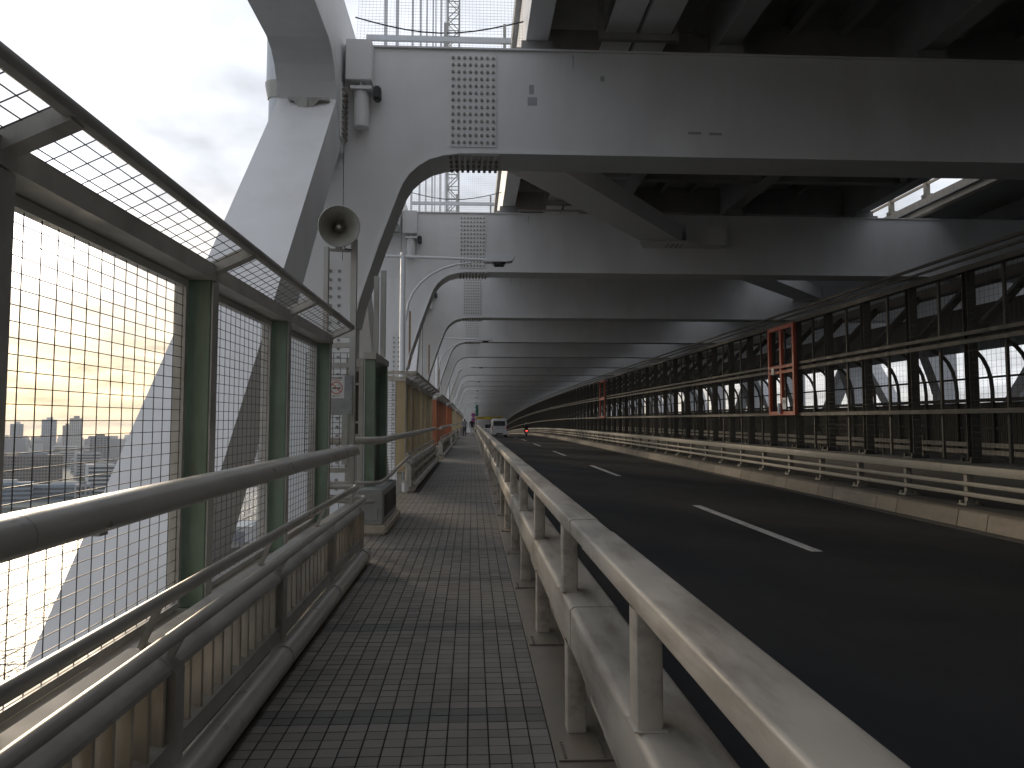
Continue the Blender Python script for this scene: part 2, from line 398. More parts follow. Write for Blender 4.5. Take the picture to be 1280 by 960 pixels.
# walkway: bed, single tiles near, tile field further, plain sheet far
walk = struct(MB().sweep([(-1.40, -0.30), (0.386, -0.30), (0.386, -0.007), (-1.40, -0.007)], ALL).build('walkway', M['joint']))
struct(MB().sweep([(-1.95, -0.30), (-1.401, -0.30), (-1.401, -0.007), (-1.95, -0.007)], [8.9, 17.3]).build('alcove_floor', M['joint']))
def tile_mesh():
    mb = MB(); a = TP * 0.5 - 0.0036; b = a - 0.0005
    s = GR
    def q(x, y, z): return (x, y, z + s * y)
    vs = [q(-a, -a, -0.008), q(a, -a, -0.008), q(a, a, -0.008), q(-a, a, -0.008), q(-a, -a, -0.0015), q(a, -a, -0.0015), q(a, a, -0.0015), q(-a, a, -0.0015),
          q(-b, -b, 0), q(b, -b, 0), q(b, b, 0), q(-b, b, 0)]
    fs = [(0, 1, 5, 4), (1, 2, 6, 5), (2, 3, 7, 6), (3, 0, 4, 7), (4, 5, 9, 8), (5, 6, 10, 9), (6, 7, 11, 10), (7, 4, 8, 11), (8, 9, 10, 11)]
    mb.add(vs, fs); return mb
M['tile_dark'] = mat('dark_grey_tile', (.098, .097, .088), .6, var=.12, scale=14, objvar=.12)
tp = Proto(tile_mesh(), 'tile', M['tile']); tpd = Proto(tile_mesh(), 'tile', M['tile_dark'])
def dark_row(r): return (r - int(4.22 / TP)) % 18 < 2
field = MB(); field_dark = MB()
ncol = 15
row0 = int(round(3.3 / TP)); nobj = 0
for r in range(int(-2 / TP), int(46 / TP)):
    y = (r + 0.5) * TP
    cols = list(range(ncol))
    if 8.95 < y < 17.2: cols = list(range(-7, ncol))
    for c in cols:
        x = TX0 + (c + 0.5) * TP
        jz = rnd.uniform(-0.0009, 0.0009)
        if r >= row0 and 0 <= c and nobj < 300:
            (tpd if dark_row(r) else tp).at((x, y, jz), walk, rot=(rnd.uniform(-.006, .006), rnd.uniform(-.006, .006), 0)); nobj += 1
        else:
            a = TP * 0.5 - 0.0038
            (field_dark if dark_row(r) else field).add([(x - a, y - a, jz), (x + a, y - a, jz), (x + a, y + a, jz), (x - a, y + a, jz),
                       (x - a, y - a, -.008), (x + a, y - a, -.008), (x + a, y + a, -.008), (x - a, y + a, -.008)],
                      [(0, 1, 2, 3), (0, 4, 5, 1), (1, 5, 6, 2), (2, 6, 7, 3), (3, 7, 4, 0)])
field.build('tile_field', M['tile'], walk, kind='stuff'); field_dark.build('dark_tile_rows', M['tile_dark'], walk, kind='stuff')
MB().sweep([(TX0, -0.006), (0.384, -0.006), (0.384, 0.0), (TX0, 0.0)], stations(46, YEND)).build('far_tiling', M['tile_far'], walk)

# steel strip between the tiles and the road, with bolted cover plates
strip = struct(MB().sweep([(0.388, -0.30), (0.92, -0.30), (0.92, -0.02), (0.70, 0.003), (0.388, 0.003)], ALL).build('edge_strip', M['plate']))
cpl = Proto(MB().box(-0.125, 0.125, -0.11, 0.11, 0, 0.006), 'cover_plate', M['plate'])
bl = MB()
for k in range(8):
    for xx in (-0.095, 0.085): hexbolt(bl, (xx, -0.09 + k * 0.026, 0.006), (0, 0, 1), 0.008, 0.008)
cpb = Proto(bl, 'bolt_rows', M['plate'], kind='stuff')
for k in range(0, 18):
    y = 2.2 + 1.87 * k - 0.25
    c = cpl.at((0.525, y, 0.0035), strip)
    if k < 8: cpb.at((0.525, y, 0.0035), c)

road = struct(MB().sweep([(0.92, -0.6), (8.38, -0.6), (8.38, -0.27), (0.92, -0.27)], ALL).build('road', M['asphalt']))
for k in range(-1, 21):
    y0 = 11.0 + 15 * k
    MB().sweep([(4.71, -0.269), (4.87, -0.269), (4.87, -0.264), (4.71, -0.264)], stations(y0, y0 + 6)).build('lane_dash', M['white_line'], road)
MB().sweep([(8.14, -0.268), (8.378, -0.268), (8.378, -0.262), (8.14, -0.262)], ALL).build('gutter_strip', M['conc'], road)

kerb = struct(MB().sweep([(8.74, -0.6), (10.35, -0.6), (10.35, 0.0), (8.74, 0.0)], ALL).build('kerb_strip', M['conc']))
y = -6.0; k = 0
while y < 150:
    ln = (2.0, 0.8)[k % 2]
    MB().sweep([(8.40 + rnd.uniform(-.004, .004), -0.27), (8.735, -0.27), (8.735, 0.012), (8.49, 0.012), (8.45, -0.012)], stations(y + 0.011, y + ln - 0.011)).build('kerb_stone', M['kerb'], kerb)
    y += ln; k += 1
MB().sweep([(8.40, -0.27), (8.735, -0.27), (8.735, 0.012), (8.49, 0.012), (8.45, -0.012)], stations(y + 0.006, YEND)).build('far_kerb', M['kerb'], kerb)

# train guideway in the middle, second carriageway beyond
struct(MB().sweep([(10.36, -0.6), (19.6, -0.6), (19.6, 0.2), (10.9, 0.2), (10.9, 0.66), (10.36, 0.66)], ALL).build('guideway', M['conc']))
struct(MB().sweep([(20.35, -0.6), (27.6, -0.6), (27.6, -0.27), (20.35, -0.27)], ALL).build('far_road', M['asphalt']))
struct(MB().sweep([(27.61, -0.6), (30.6, -0.6), (30.6, 0.0), (27.61, 0.0)], ALL).build('far_walkway', M['conc']))

# ================================================================== GUARD RAIL between walkway and road
gr = thing('guard_rail', 'long cream steel guard rail between the tiled walkway and the asphalt road', 'guard rail', (0.55, 3, 0))
prof_top = rrect(0.475, 0.620, 0.990, 1.067, 0.012, 3)
prof_mid = rrect(0.475, 0.712, 0.43, 0.65, 0.028, 4)
prof_low = rrect(0.565, 0.635, 0.20, 0.285, 0.010, 2)
def shrink(pr, d):
    cx = sum(p[0] for p in pr) / len(pr); cz = sum(p[1] for p in pr) / len(pr)
    return [(p[0] - d if p[0] > cx else p[0] + d, p[1] - d if p[1] > cz else p[1] + d) for p in pr]
y = 3.9 - 5.61 * 2; k = 0
while y < YEND - 6:
    y1 = y + 5.61 - 0.42
    far = y > 60
    for nm, pr in (('top_rail', prof_top), ('middle_rail', prof_mid), ('lower_rail', prof_low)):
        MB().sweep(pr, stations(y + 0.006, y1 - 0.006)).build(nm, M['rail'], gr, smooth=40)
        if not far:
            MB().sweep(shrink(pr, 0.0025), [y1, y + 5.61]).build('rail_sleeve', M['rail'], gr, smooth=40)
        else:
            MB().sweep(shrink(pr, 0.002), stations(y1 - 0.004, y + 5.614)).build('rail_sleeve', M['rail'], gr)
    y += 5.61; k += 1
up = MB(); up.add([(p[0], p[1], z) for z in (0.649, 0.992) for p in rrect(-0.04, 0.04, -0.055, 0.055, 0.012, 2)], [])
npf = 12
up.f = [(i, (i + 1) % npf, npf + (i + 1) % npf, npf + i) for i in range(npf)]; up.fix = True
up.box(-0.05, 0.05, -0.065, 0.065, 0.6495, 0.655)
lp = MB(); lp.add([(p[0], p[1], z) for z in (0.0, 0.432) for p in rrect(-0.048, 0.048, -0.06, 0.06, 0.012, 2)], [])
lp.f = [(i, (i + 1) % npf, npf + (i + 1) % npf, npf + i) for i in range(npf)]; lp.fix = True
upp = Proto(up, 'upper_post', M['rail'], smooth=35); lpp = Proto(lp, 'lower_post', M['rail'], smooth=35)
for k in range(-3, 150):
    y = 2.40 + 1.88 * k
    upp.at((0.518, y, 0), gr)
    lpp.at((0.525, y - 0.18, 0.003), gr)

# ================================================================== ROAD BARRIER on the right
rb = thing('road_barrier', 'three-rail cream metal barrier on the right kerb, in front of the train fence', 'barrier', (9.1, 15, 0.01))
y = 15.0 - 10 * 2
while y < YEND - 8:
    y1 = y + 10 - 0.55
    for z0, z1 in ((0.575, 0.735), (0.36, 0.435), (0.17, 0.25)):
        MB().sweep(rrect(9.00, 9.09, z0, z1, 0.012, 2), stations(y + .005, y1 - .005)).build('rail', M['barrier'], rb, smooth=40)
        MB().sweep(shrink(rrect(9.00, 9.09, z0, z1, 0.012, 2), 0.004), stations(y1 - .005, y + 10.005)).build('rail_sleeve', M['barrier'], rb, smooth=40)
    y += 10
bp_ = MB().box(-0.06, 0.06, -0.05, 0.05, 0, 0.70).box(-0.14, 0.14, -0.13, 0.13, 0, 0.03)
for sx in (-1, 1):
    for sy in (-1, 1): bp_.box(sx * 0.1 - .025, sx * 0.1 + .025, sy * 0.09 - .025, sy * 0.09 + .025, 0.03, 0.08)
bpp = Proto(bp_, 'post', M['barrier'])
for k in range(-9, 150): bpp.at((9.155, 14.4 + 2.06 * k, 0.0), rb)

# ================================================================== TRAIN FENCE (near)
FX = 10.62
tf = thing('train_fence', 'tall brown-grey steel and wire mesh fence along the train track on the right', 'fence', (FX, 17, 0.66))
hp = MB()
hp.box(-0.10, 0.10, -0.09, -0.075, 0, 4.08).box(-0.10, 0.10, 0.075, 0.09, 0, 4.08).box(-0.012, 0.012, -0.075, 0.075, 0, 4.08).box(-0.22, 0.22, -0.2, 0.2, 0, 0.03)
for sy in (-1, 1):
    for sx in (-1, 1): hp.box(sx * .17 - .03, sx * .17 + .03, sy * .16 - .03, sy * .16 + .03, 0.03, 0.11)
hpp = Proto(hp, 'post', M['trackfence'])
tpp = Proto(MB().box(-0.03, 0.03, -0.03, 0.03, 0, 4.02), 'thin_post', M['trackfence'])
stt = MB(); stt.bar((0.1, 0, 2.75), (1.55, 0, 4.25), 0.16, 0.16); stp = Proto(stt, 'back_strut', M['trackfence'])
wmb = MB(); mesh_grid(wmb, (-0.16, -1.1, 0.1), (0, 2.2, 2.2 * GR), (0, 0, 3.95), 15, 30, 0.0038)
M['dark_wire'] = mat('blackened_wire', (.025, .024, .022), .6, var=.1)
wp = Proto(wmb, 'wire_mesh', M['dark_wire'], kind='stuff')
NB = 120
for k in range(-20, NB):
    y = 16.45 + 2.25 * k
    hpp.at((FX, y, 0.66), tf)
    tpp.at((FX + 0.02, y + 1.125, 0.70), tf)
    if y < 150: stp.at((FX, y, 0.66), tf)
    if y < 52: wp.at((FX, y + 1.125, 0.66), tf)
for nm, x0, x1, z0, z1 in (('top_beam', FX - .10, FX + .10, 4.74, 4.86), ('mid_rail', FX - .17, FX - .125, 3.36, 3.44), ('mid_rail', FX - .17, FX - .125, 3.18, 3.27),
                           ('low_rail', FX - .19, FX - .125, 1.70, 1.80), ('back_beam', FX + 1.45, FX + 1.75, 4.80, 5.05),
                           ('overhang_rail', FX - .42, FX - .36, 5.02, 5.08), ('overhang_rail', FX - .25, FX - .20, 4.93, 4.98)):
    MB().sweep([(x0, z0), (x1, z0), (x1, z1), (x0, z1)], stations(-60, 290)).build(nm, M['trackfence'], tf)
# flat slatted lower panel far side of track, rails of the guideway
gd = thing('guide_rails', 'pair of sunlit horizontal guide rails on stands beside the train track', 'guide rail', (12.9, 20, 0.2))
for z0 in (0.88, 0.70):
    MB().sweep([(12.85, z0), (12.93, z0), (12.93, z0 + 0.11), (12.85, z0 + 0.11)], stations(-10, 250)).build('guide_rail', M['barrier'], gd)
gs = MB().box(0.0, 0.06, -0.11, -0.05, 0, 0.95).box(0.0, 0.06, 0.05, 0.11, 0, 0.95)
gsp = Proto(gs, 'stand', M['trackfence'])
for k in range(-4, 80): gsp.at((12.935, 18.0 + 2.25 * k, 0.2), gd)

# second fence beyond the track: curved arms, slatted lower half
cf = thing('curved_arm_fence', 'dark fence with inward curving arms beyond the train track', 'fence', (20.0, 30, 0.2))
ca = MB()
arc = [(0, 0, 0), (0, 0, 2.5)] + [(-1.15 * (1 - math.cos(R(a))), 0, 2.5 + 1.75 * math.sin(R(a))) for a in (15, 30, 45, 60, 75)] + [(-1.3, 0, 4.4)]
for a, b in zip(arc[:-1], arc[1:]): ca.bar(a, Vector(b) + (Vector(b) - Vector(a)).normalized() * 0.03, 0.10, 0.12, up=(0, 1, 0))
cap_ = Proto(ca, 'curved_post', M['trackfence'])
slm = MB()
for i in range(16): slm.box(0.06, 0.085, -1.0 + i * 0.133, -1.0 + i * 0.133 + 0.10, 0.15, 2.05)
slp = Proto(slm, 'slat_row', M['panel'], kind='stuff')
for k in range(-24, 95):
    y = 14.0 + 2.25 * k
    cap_.at((20.0, y, 0.2), cf)
    if y < 130: slp.at((20.0, y + 1.125, 0.2), cf)
for z0, z1, x0, x1 in ((2.28, 2.42, 19.93, 20.13), (3.18, 3.26, 19.88, 19.94), (4.55, 4.72, 18.55, 18.75), (1.2, 1.3, 20.0, 20.05)):
    MB().sweep([(x0, z0), (x1, z0), (x1, z1), (x0, z1)], stations(-60, 230)).build('fence_rail', M['trackfence'], cf)
MB().sweep([(20.12, -0.27), (20.2, -0.27), (20.2, 2.26), (20.12, 2.26)], stations(-60, 230)).build('back_panel', M['panel'], cf)

for nm, pr in (('light_block_plate', [(17.9, 4.78), (23.4, 4.78), (23.4, 4.9), (17.9, 4.9)]), ('light_block_panel', [(20.3, 4.91), (20.42, 4.91), (20.42, 6.2), (20.3, 6.2)])):  # added plate and panel, there to block light coming in from the right
    MB().sweep(pr, stations(-60, 230)).build(nm, M['panel'], cf)

# red frames hung on the near fence
def red_frame(y0, y1, label, detail):
    t = thing('red_frame', label, 'frame', (FX - 0.22, y0, 1.7))
    x0, x1 = FX - 0.30, FX - 0.20; z0, z1 = 1.72, 4.72
    ym = (y0 + y1) / 2
    if detail:
        for nm, a, b, c, d in (('upright', y0, y0 + .14, z0, z1), ('upright', y1 - .14, y1, z0, z1), ('upright', ym - .08, ym + .08, z0 + .14, z1 - .14),
                               ('crossbar', y0 + .14, y1 - .14, z0, z0 + .13), ('crossbar', y0 + .14, y1 - .14, z1 - .13, z1)):
            MB().box(x0, x1, a, b, c, d).build(nm, M['red'], t, bevel=0.006)
        for zz in (3.12, 3.30):
            MB().box(x0, x1, y0 + .14, ym - .081, zz, zz + .09).build('crossbar', M['red'], t)
            MB().box(x0, x1, ym + .081, y1 - .14, zz, zz + .09).build('crossbar', M['red'], t)
        lk = MB().box(x0 - .03, x1 + .03, y1 - .62, y1 - .36, 3.10, 3.34).build('latch_box', M['galv'], t, bevel=0.01)
        pl = MB().box(x0 - .02, x0 - .005, ym - .46, ym - .16, 1.92, 2.30).build('notice_plate', M['paper'], t)
        text_part('注意', 0.13, M['ink'], pl, (x0 - .022, ym - .31, 2.16), (R(90), 0, R(-90)))
        MB().tube([(x0 - .05, ym + .02, 1.78), (x0 - .05, ym + .02, 2.12)], 0.06, 10).build('extinguisher', M['paper'], t, smooth=40)
    else:
        mb = MB()
        for a, b, c, d in ((y0, y0 + .14, z0, z1), (y1 - .14, y1, z0, z1), (y0 + .14, y1 - .14, z0, z0 + .13), (y0 + .14, y1 - .14, z1 - .13, z1), (y0 + .14, y1 - .14, 3.15, 3.35)):
            mb.box(x0, x1, a, b, c, d)
        mb.build('frame', M['red'], t)
    return t
red_frame(25.1, 27.35, 'red steel door frame hung on the train fence, nearest and largest', True)
red_frame(62.0, 64.4, 'small far red frame on the train fence, near the dim end', False)

# ================================================================== FLOOR BEAMS overhead
XL = -2.395; XM = 14.2; ZB = 0.07
def mir(p): return (2 * XM - p[0], p[1])
inner = [(-2.22, -3.0), (-2.2, 3.3), (-2.1, 3.75), (-1.76, 4.72), (-1.42, 5.66), (-1.33, 5.88), (-1.20, 6.08), (-1.03, 6.24), (-0.82, 6.37), (-0.55, 6.45), (-0.25, 6.49), (0.1, 6.5)]
inner = [(a, b + (0.07 if b > 4 else 0)) for a, b in inner]
ORD = ['nearest', 'second', 'third', 'fourth', 'fifth', 'sixth', 'seventh', 'eighth', 'ninth', 'tenth', 'eleventh', 'twelfth']
def flange(pts, th, y0, y1, mb):
    for a, b in zip(pts[:-1], pts[1:]):
        d = Vector((b[0] - a[0], b[1] - a[1])); n = Vector((d.y, -d.x)).normalized() * th
        mb.front([(a[0], a[1]), (b[0], b[1]), (b[0] + n.x, b[1] + n.y), (a[0] + n.x, a[1] + n.y)], y0, y1)
def floor_beam(i):
    y0 = 14.7 + 12 * i - (0.5 if i == -1 else 0); y1 = y0 + 0.93
    if i < 0: lab = 'pale grey bridge floor beam overhead behind the camera'
    elif i < 12: lab = 'floor beam across the bridge, %s overhead from the camera%s' % (ORD[i], ', broad with bolted splice plate' if i == 0 else '')
    else: lab = 'dim distant floor beam merging with others towards the far end of the bridge'
    t = thing('floor_beam', lab, 'beam', (XM, y0, 6.5), 'floor beams crossing over the road')
    ZT = 8.55
    poly = [(XL, ZT), (XL, -3.0)] + inner + [mir(p) for p in reversed(inner)] + [(2 * XM - XL, -3.0), (2 * XM - XL, ZT)]
    MB().front(poly, y0, y1).build('web', M['steel'], t)
    fl = MB(); pts = inner + [mir(p) for p in reversed(inner)]
    flange(pts[1:-1], 0.032, y0 - 0.055, y1 + 0.055, fl)
    fl.build('bottom_flange', M['steel'], t)
    MB().front([(XL, ZT + .002), (2 * XM - XL, ZT + .002), (2 * XM - XL, ZT + .034), (XL, ZT + .034)], y0 - 0.055, y1 + 0.055).build('top_flange', M['steel'], t)
    if 0 <= i < 9:
        for sgn in (0, 1):
            xa, xb = -0.44, 0.44
            if sgn: xa, xb = 2 * XM - xb, 2 * XM - xa
            sp = MB().box(xa, xb, y0 - 0.022, y0 - 0.001, 6.67, 8.47).box(xa - .06, xb + .06, y0 + 0.0, y1, 6.515, 6.536).build('splice_plate', M['steel'], t)
            if i < 5:
                b = MB(); n = 6 if i < 3 else 4
                for cx in range(8):
                    for cz in range(13): hexbolt(b, (xa + 0.062 + cx * 0.108, y0 - 0.022, 6.755 + cz * 0.136), (0, -1, 0), 0.032, 0.03, n)
                for cx in range(9):
                    for cy in range(4):
                        if i < 4: hexbolt(b, (xa + 0.02 + cx * 0.108, y0 + 0.05 + cy * 0.27, 6.515), (0, 0, -1), 0.032, 0.06, n)
                b.build('bolt_rows', M['bolt'], sp, kind='stuff')
        bx = MB().box(-2.33, -1.86, y0 - 0.40, y0 - 0.003, 7.76, 8.53)
        bx.build('bracket_box', M['steel'], t, bevel=0.012)
        if i < 6:
            st = MB().tube([(-2.06, y0 - .2, 7.60), (-2.06, y0 - .2, 7.12), (-2.06, y0 - .2, 6.93)], [0.145, 0.15, 0.145], 14)
            st.box(-2.24, -1.86, y0 - .38, y0 - .02, 7.6, 7.66); st.box(-2.08, -2.04, y0 - .3, y0 - .1, 7.66, 7.76)
            st.build('pipe_stub', M['steel'], t, smooth=40)
            MB().box(-1.84, -1.70, y0 - .32, y0 - .10, 7.44, 7.70).build('floodlight', M['dark'], t, bevel=0.03)
    if i == 0:
        for x0, x1, z0, z1 in ((1.06, 1.15, 7.72, 7.9), (1.03, 1.21, 7.5, 7.66), (4.1, 4.35, 7.0, 7.05), (4.5, 4.75, 6.99, 7.04), (2.42, 2.5, 8.0, 8.1)):
            MB().box(x0, x1, y0 - .003, y0 - .0005, z0, z1).build('paint_patch', M['patch'], t)
        MB().box(-2.245, -2.15, y0 - .05, y0 - .001, 5.15, 5.28).build('drain_hole', M['dark'], t)
        MB().box(-2.215, -2.18, y0 - .003, y0 - .0008, 4.3, 5.15).build('rust_streak', M['rust'], t)
    if 0 <= i < 4:
        for xs in (2.95, 6.6, 10.2, 13.9):
            MB().box(xs - .006, xs + .006, y0 - .005, y0 - .0006, 6.60, 8.54).build('weld_seam', M['steel'], t)
        for xs, zt, ln in ((1.9, 8.5, .3),):
            MB().front([(xs - .012, zt), (xs + .012, zt), (xs + .006, zt - ln), (xs - .004, zt - ln)], y0 - .0028, y0 - .0008).build('drip_mark', M['patch'], t)
    if i in (1, 2, 3):
        MB().box(-2.12 - 0.0, -2.06, y0 - .003, y0 - .0008, 3.4, 5.2).build('rust_streak', M['rust'], t)
for i in range(-8, 37): floor_beam(i)

# lateral bracing between the beams
for i, (xa_, xb_) in enumerate(((-0.5, 6.5), (7.6, 16.6))):
    a = (xa_, 15.66 + 12 * i, 7.78); b = (xb_, 26.30 + 12 * i, 7.78); yf = 26.69 + 12 * i
    t = thing('wind_brace', 'dark diagonal brace under the deck between the %s and %s floor beams' % (ORD[i], ORD[i + 1]), 'brace', a, 'diagonal braces under the upper deck')
    d = (Vector(b) - Vector(a)).normalized()
    MB().bar(Vector(a) + d * .75, b, 1.15, 0.55).build('brace', M['steel'], t)
    MB().plan([(xb_ - 1.0, yf - 1.0), (xb_ + 0.5, yf - 1.0), (xb_ + 2.2, yf - .01), (xb_ - 0.7, yf - .01)], 7.44, 7.475).build('gusset_plate', M['steel'], t)
    MB().box(xb_ + .75, xb_ + 2.1, yf - .42, yf - .01, 7.48, 8.06).box(xb_ + .66, xb_ + .74, yf - .6, yf - .02, 7.48, 8.2).build('stub_beam', M['steel'], t)
    bb_ = MB()
    for kx in range(4):
        for kz in range(4): hexbolt(bb_, (xb_ + .05 + kx * .16, yf - .62 + kz * .13, 7.44), (0, 0, -1), .025, .03)
    bb_.build('bolt_rows', M['bolt'], t, kind='stuff')

# ================================================================== TRUSSES
def truss(xa, xb, label):
    s = 1 if xa > 0 else -1
    t = thing('bridge_truss', label, 'truss', ((xa + xb) / 2, 15, -4.4))
    ys = -92.84
    while ys < YEND:
        MB().sweep([(xa, 7.90), (xb, 7.90), (xb, 9.35), (xa, 9.35)], stations(ys, ys + 23.99, 6)).build('top_chord', M['steel'], t)
        MB().sweep([(xa, -4.4), (xb, -4.4), (xb, -3.02), (xa, -3.02)], stations(ys, ys + 23.99, 6)).build('bottom_chord', M['steel'], t)
        ys += 24
    xi, xj = xa + 0.006, xb - 0.006
    for k in range(-4, 18):
        yc = 15.165 + 24 * k
        if yc > YEND: break
        half = [(-2.2, 7.905), (-1.88, 7.83), (-1.64, 7.68), (-1.46, 7.46), (-1.315, 7.2), (-0.72, 6.42), (0, 6.75)]
        poly = [(yc + p[0], p[1]) for p in half] + [(yc - p[0], p[1]) for p in reversed(half[:-1])]
        MB().side(poly, xa, xb).build('gusset', M['steel'], t)
        for sg in (-1, 1):
            up = lambda u: 7.2 - 1.02 * (u - 1.315)
            pl = [(1.325, up(1.325)), (11.3, up(11.3)), (10.15, up(11.3)), (0.80, 6.53)]
            MB().side([(yc + sg * p[0], p[1]) for p in pl], xi, xj).build('diagonal', M['steel'], t)
    for i in range(-8, 36):
        y0 = 14.72 + 12 * i
        if i % 2 == 0:
            MB().box(xa + .02, xb - .02, y0 + .05, y0 + .80, -3.0, 6.6).build('vertical', M['steel'], t)
        else:
            MB().box(xa + .02, xb - .02, y0 + .05, y0 + .42, -3.0, 7.88).build('vertical', M['steel'], t)
    return t
lt = truss(-3.42, -2.40, 'pale grey steel truss beside the walkway on the left, its wide diagonal nearest')
rt = truss(30.80, 31.82, 'far grey steel truss on the other side of the bridge, seen through the train fence')
b = MB()
for yb in (14.3, 14.42, 14.54, 14.66):
    for kz in range(9): hexbolt(b, (-2.378, yb, 6.75 + kz * 0.105), (1, 0, 0), 0.03, 0.045)
sp = MB().box(-2.399, -2.378, 14.22, 14.68, 6.66, 7.68).build('splice_plate', M['steel'], lt); b.build('bolt_rows', M['bolt'], sp, kind='stuff')
b = MB()
for xx in (-2.46, -2.62):
    for kz in range(26): hexbolt(b, (xx, 14.768, 0.3 + kz * 0.16), (0, -1, 0), 0.035, 0.05)
sp = MB().box(-2.72, -2.38, 14.745, 14.768, 0.2, 4.5).build('splice_plate', M['steel'], lt); b.build('bolt_rows', M['bolt'], sp, kind='stuff')
b = MB()
for xx in (-2.46, -2.62):
    for kz in range(26): hexbolt(b, (xx, 26.768, 0.3 + kz * 0.16), (0, -1, 0), 0.035, 0.05)
sp = MB().box(-2.72, -2.38, 26.745, 26.768, 0.2, 4.5).build('splice_plate', M['steel'], lt); b.build('bolt_rows', M['bolt'], sp, kind='stuff')
# small grating bracket under the nearest gusset
gb = MB().side([(13.62, 7.13), (13.81, 7.13), (13.81, 7.09), (13.62, 7.09)], -3.2, -2.5)
gb.front([(-3.12, 7.085), (-2.66, 7.085), (-2.82, 6.88), (-2.96, 6.88)], 13.60, 13.64)
gb.box(-2.92, -2.86, 13.58, 13.60, 6.94, 7.1)
gb.build('gusset_bracket', M['frame'], lt)
# white pipe with collar standing behind the truss
wp_ = thing('white_mast', 'white round mast with a collar standing just outside the left truss', 'mast', (-3.76, 15.2, -4.0))
MB().tube([(-3.76, 15.2, -4), (-3.76, 15.2, 7.7)], 0.17, 16).build('mast_tube', M['lampwhite'], wp_, smooth=40)
MB().tube([(-3.76, 15.2, 7.7), (-3.76, 15.2, 7.95), (-3.76, 15.2, 8.02)], [0.19, 0.24, 0.24], 16).build('collar', M['galv'], wp_, smooth=30)
MB().tube([(-3.76, 15.2, 8.02), (-3.76, 15.2, 18)], 0.22, 16).build('mast_tube', M['lampwhite'], wp_, smooth=40)

# ================================================================== UPPER DECK
ud = thing('upper_deck', 'dark underside of the upper road deck with its girders above the left road', 'bridge deck', (7, 15, 8.7))
DK = stations(YB, 455)
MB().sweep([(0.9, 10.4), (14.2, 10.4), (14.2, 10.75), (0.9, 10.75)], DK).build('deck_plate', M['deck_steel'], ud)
def igirder(x, wb, z0, z1, nm='girder'):
    mb = MB(); c = x
    mb.sweep([(c - wb / 2, z0), (c + wb / 2, z0), (c + wb / 2, z0 + .04), (c + .012, z0 + .04), (c + .012, z1), (c - .012, z1), (c - .012, z0 + .04), (c - wb / 2, z0 + .04)], DK)
    mb.build(nm, M['deck_steel'], ud)
MB().sweep([(1.02, 8.9), (1.45, 8.9), (1.45, 10.39), (1.02, 10.39)], DK).build('edge_girder', M['steel'], ud)
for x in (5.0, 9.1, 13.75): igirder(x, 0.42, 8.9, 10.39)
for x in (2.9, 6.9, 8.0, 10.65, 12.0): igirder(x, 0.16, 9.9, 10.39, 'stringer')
for i in range(-2, 14):
    yb = 15.165 + 12 * i
    for x in (1.23, 5.0, 9.1, 13.75):
        if i < 4: MB().box(x - .42, x + .42, yb - .3, yb + .3, 8.587, 8.71).box(x - .3, x + .3, yb - .22, yb + .22, 8.71, 8.895).build('bearing', M['deck_steel'], ud)
    for q in (0, 4, 8):
        yy = yb + 1.0 + q
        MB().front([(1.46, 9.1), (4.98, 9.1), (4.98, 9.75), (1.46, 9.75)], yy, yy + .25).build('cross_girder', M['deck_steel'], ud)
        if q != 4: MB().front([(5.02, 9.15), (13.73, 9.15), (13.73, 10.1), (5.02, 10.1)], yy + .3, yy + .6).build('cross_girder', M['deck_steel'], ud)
    if i < 5:
        for x0, x1 in ((5.1, 9.0), (9.2, 13.6)):
            MB().bar((x0, yb + 1.4, 9.1), (x1, yb + 8.95, 9.1), 0.2, 0.2).build('deck_brace', M['deck_steel'], ud)
# cable trays hung under the deck
ctr = thing('cable_tray', 'pair of flat grey cable trays hung side by side under the upper deck', 'cable tray', (3.3, 15, 8.95))
for x0, x1 in ((2.62, 3.18), (3.27, 3.88)):
    MB().sweep([(x0, 9.13), (x1, 9.13), (x1, 9.27), (x0, 9.27)], stations(-10, 120)).build('tray', M['steel'], ctr)
for i in range(-8, 24):
    yy = 15.0 + 4 * i
    MB().box(2.45, 4.02, yy, yy + .12, 8.99, 9.125).box(2.45, 2.56, yy, yy + .12, 9.125, 10.39).box(3.92, 4.02, yy, yy + .12, 9.125, 10.39).build('hanger', M['deck_steel'], ctr)

ud2 = thing('second_deck', 'second upper road deck right of the open gap, its edge lit by the sky', 'bridge deck', (23, 15, 8.85))
MB().sweep([(16.0, 8.91), (16.25, 8.91), (16.25, 9.45), (16.0, 9.45)], DK).build('edge_girder', M['slat'], ud2)
MB().sweep([(16.26, 9.25), (28.4, 9.25), (28.4, 9.44), (16.26, 9.44)], DK).build('deck_plate', M['deck_steel'], ud2)
for x in (19.0, 22.5, 26.0):
    MB().sweep([(x, 8.65), (x + .3, 8.65), (x + .3, 9.24), (x, 9.24)], DK).build('girder', M['deck_steel'], ud2)
MB().tube([(15.96, y, 9.13) for y in stations(10, 60, 10) + [70]], 0.035, 6).build('cable', M['dark'], ud2)
for i in range(-2, 30):
    y0 = 15 + 2.4 * i
    MB().box(16.02, 16.18, y0, y0 + .16, 9.451, 10.45).box(15.98, 16.22, y0 - .08, y0 + .24, 9.451, 9.57).build('rail_post', M['barrier'], ud2)
for z0 in (9.9, 10.35): MB().sweep([(16.05, z0), (16.13, z0), (16.13, z0 + .08), (16.05, z0 + .08)], stations(10, 90)).build('hand_rail', M['barrier'], ud2)

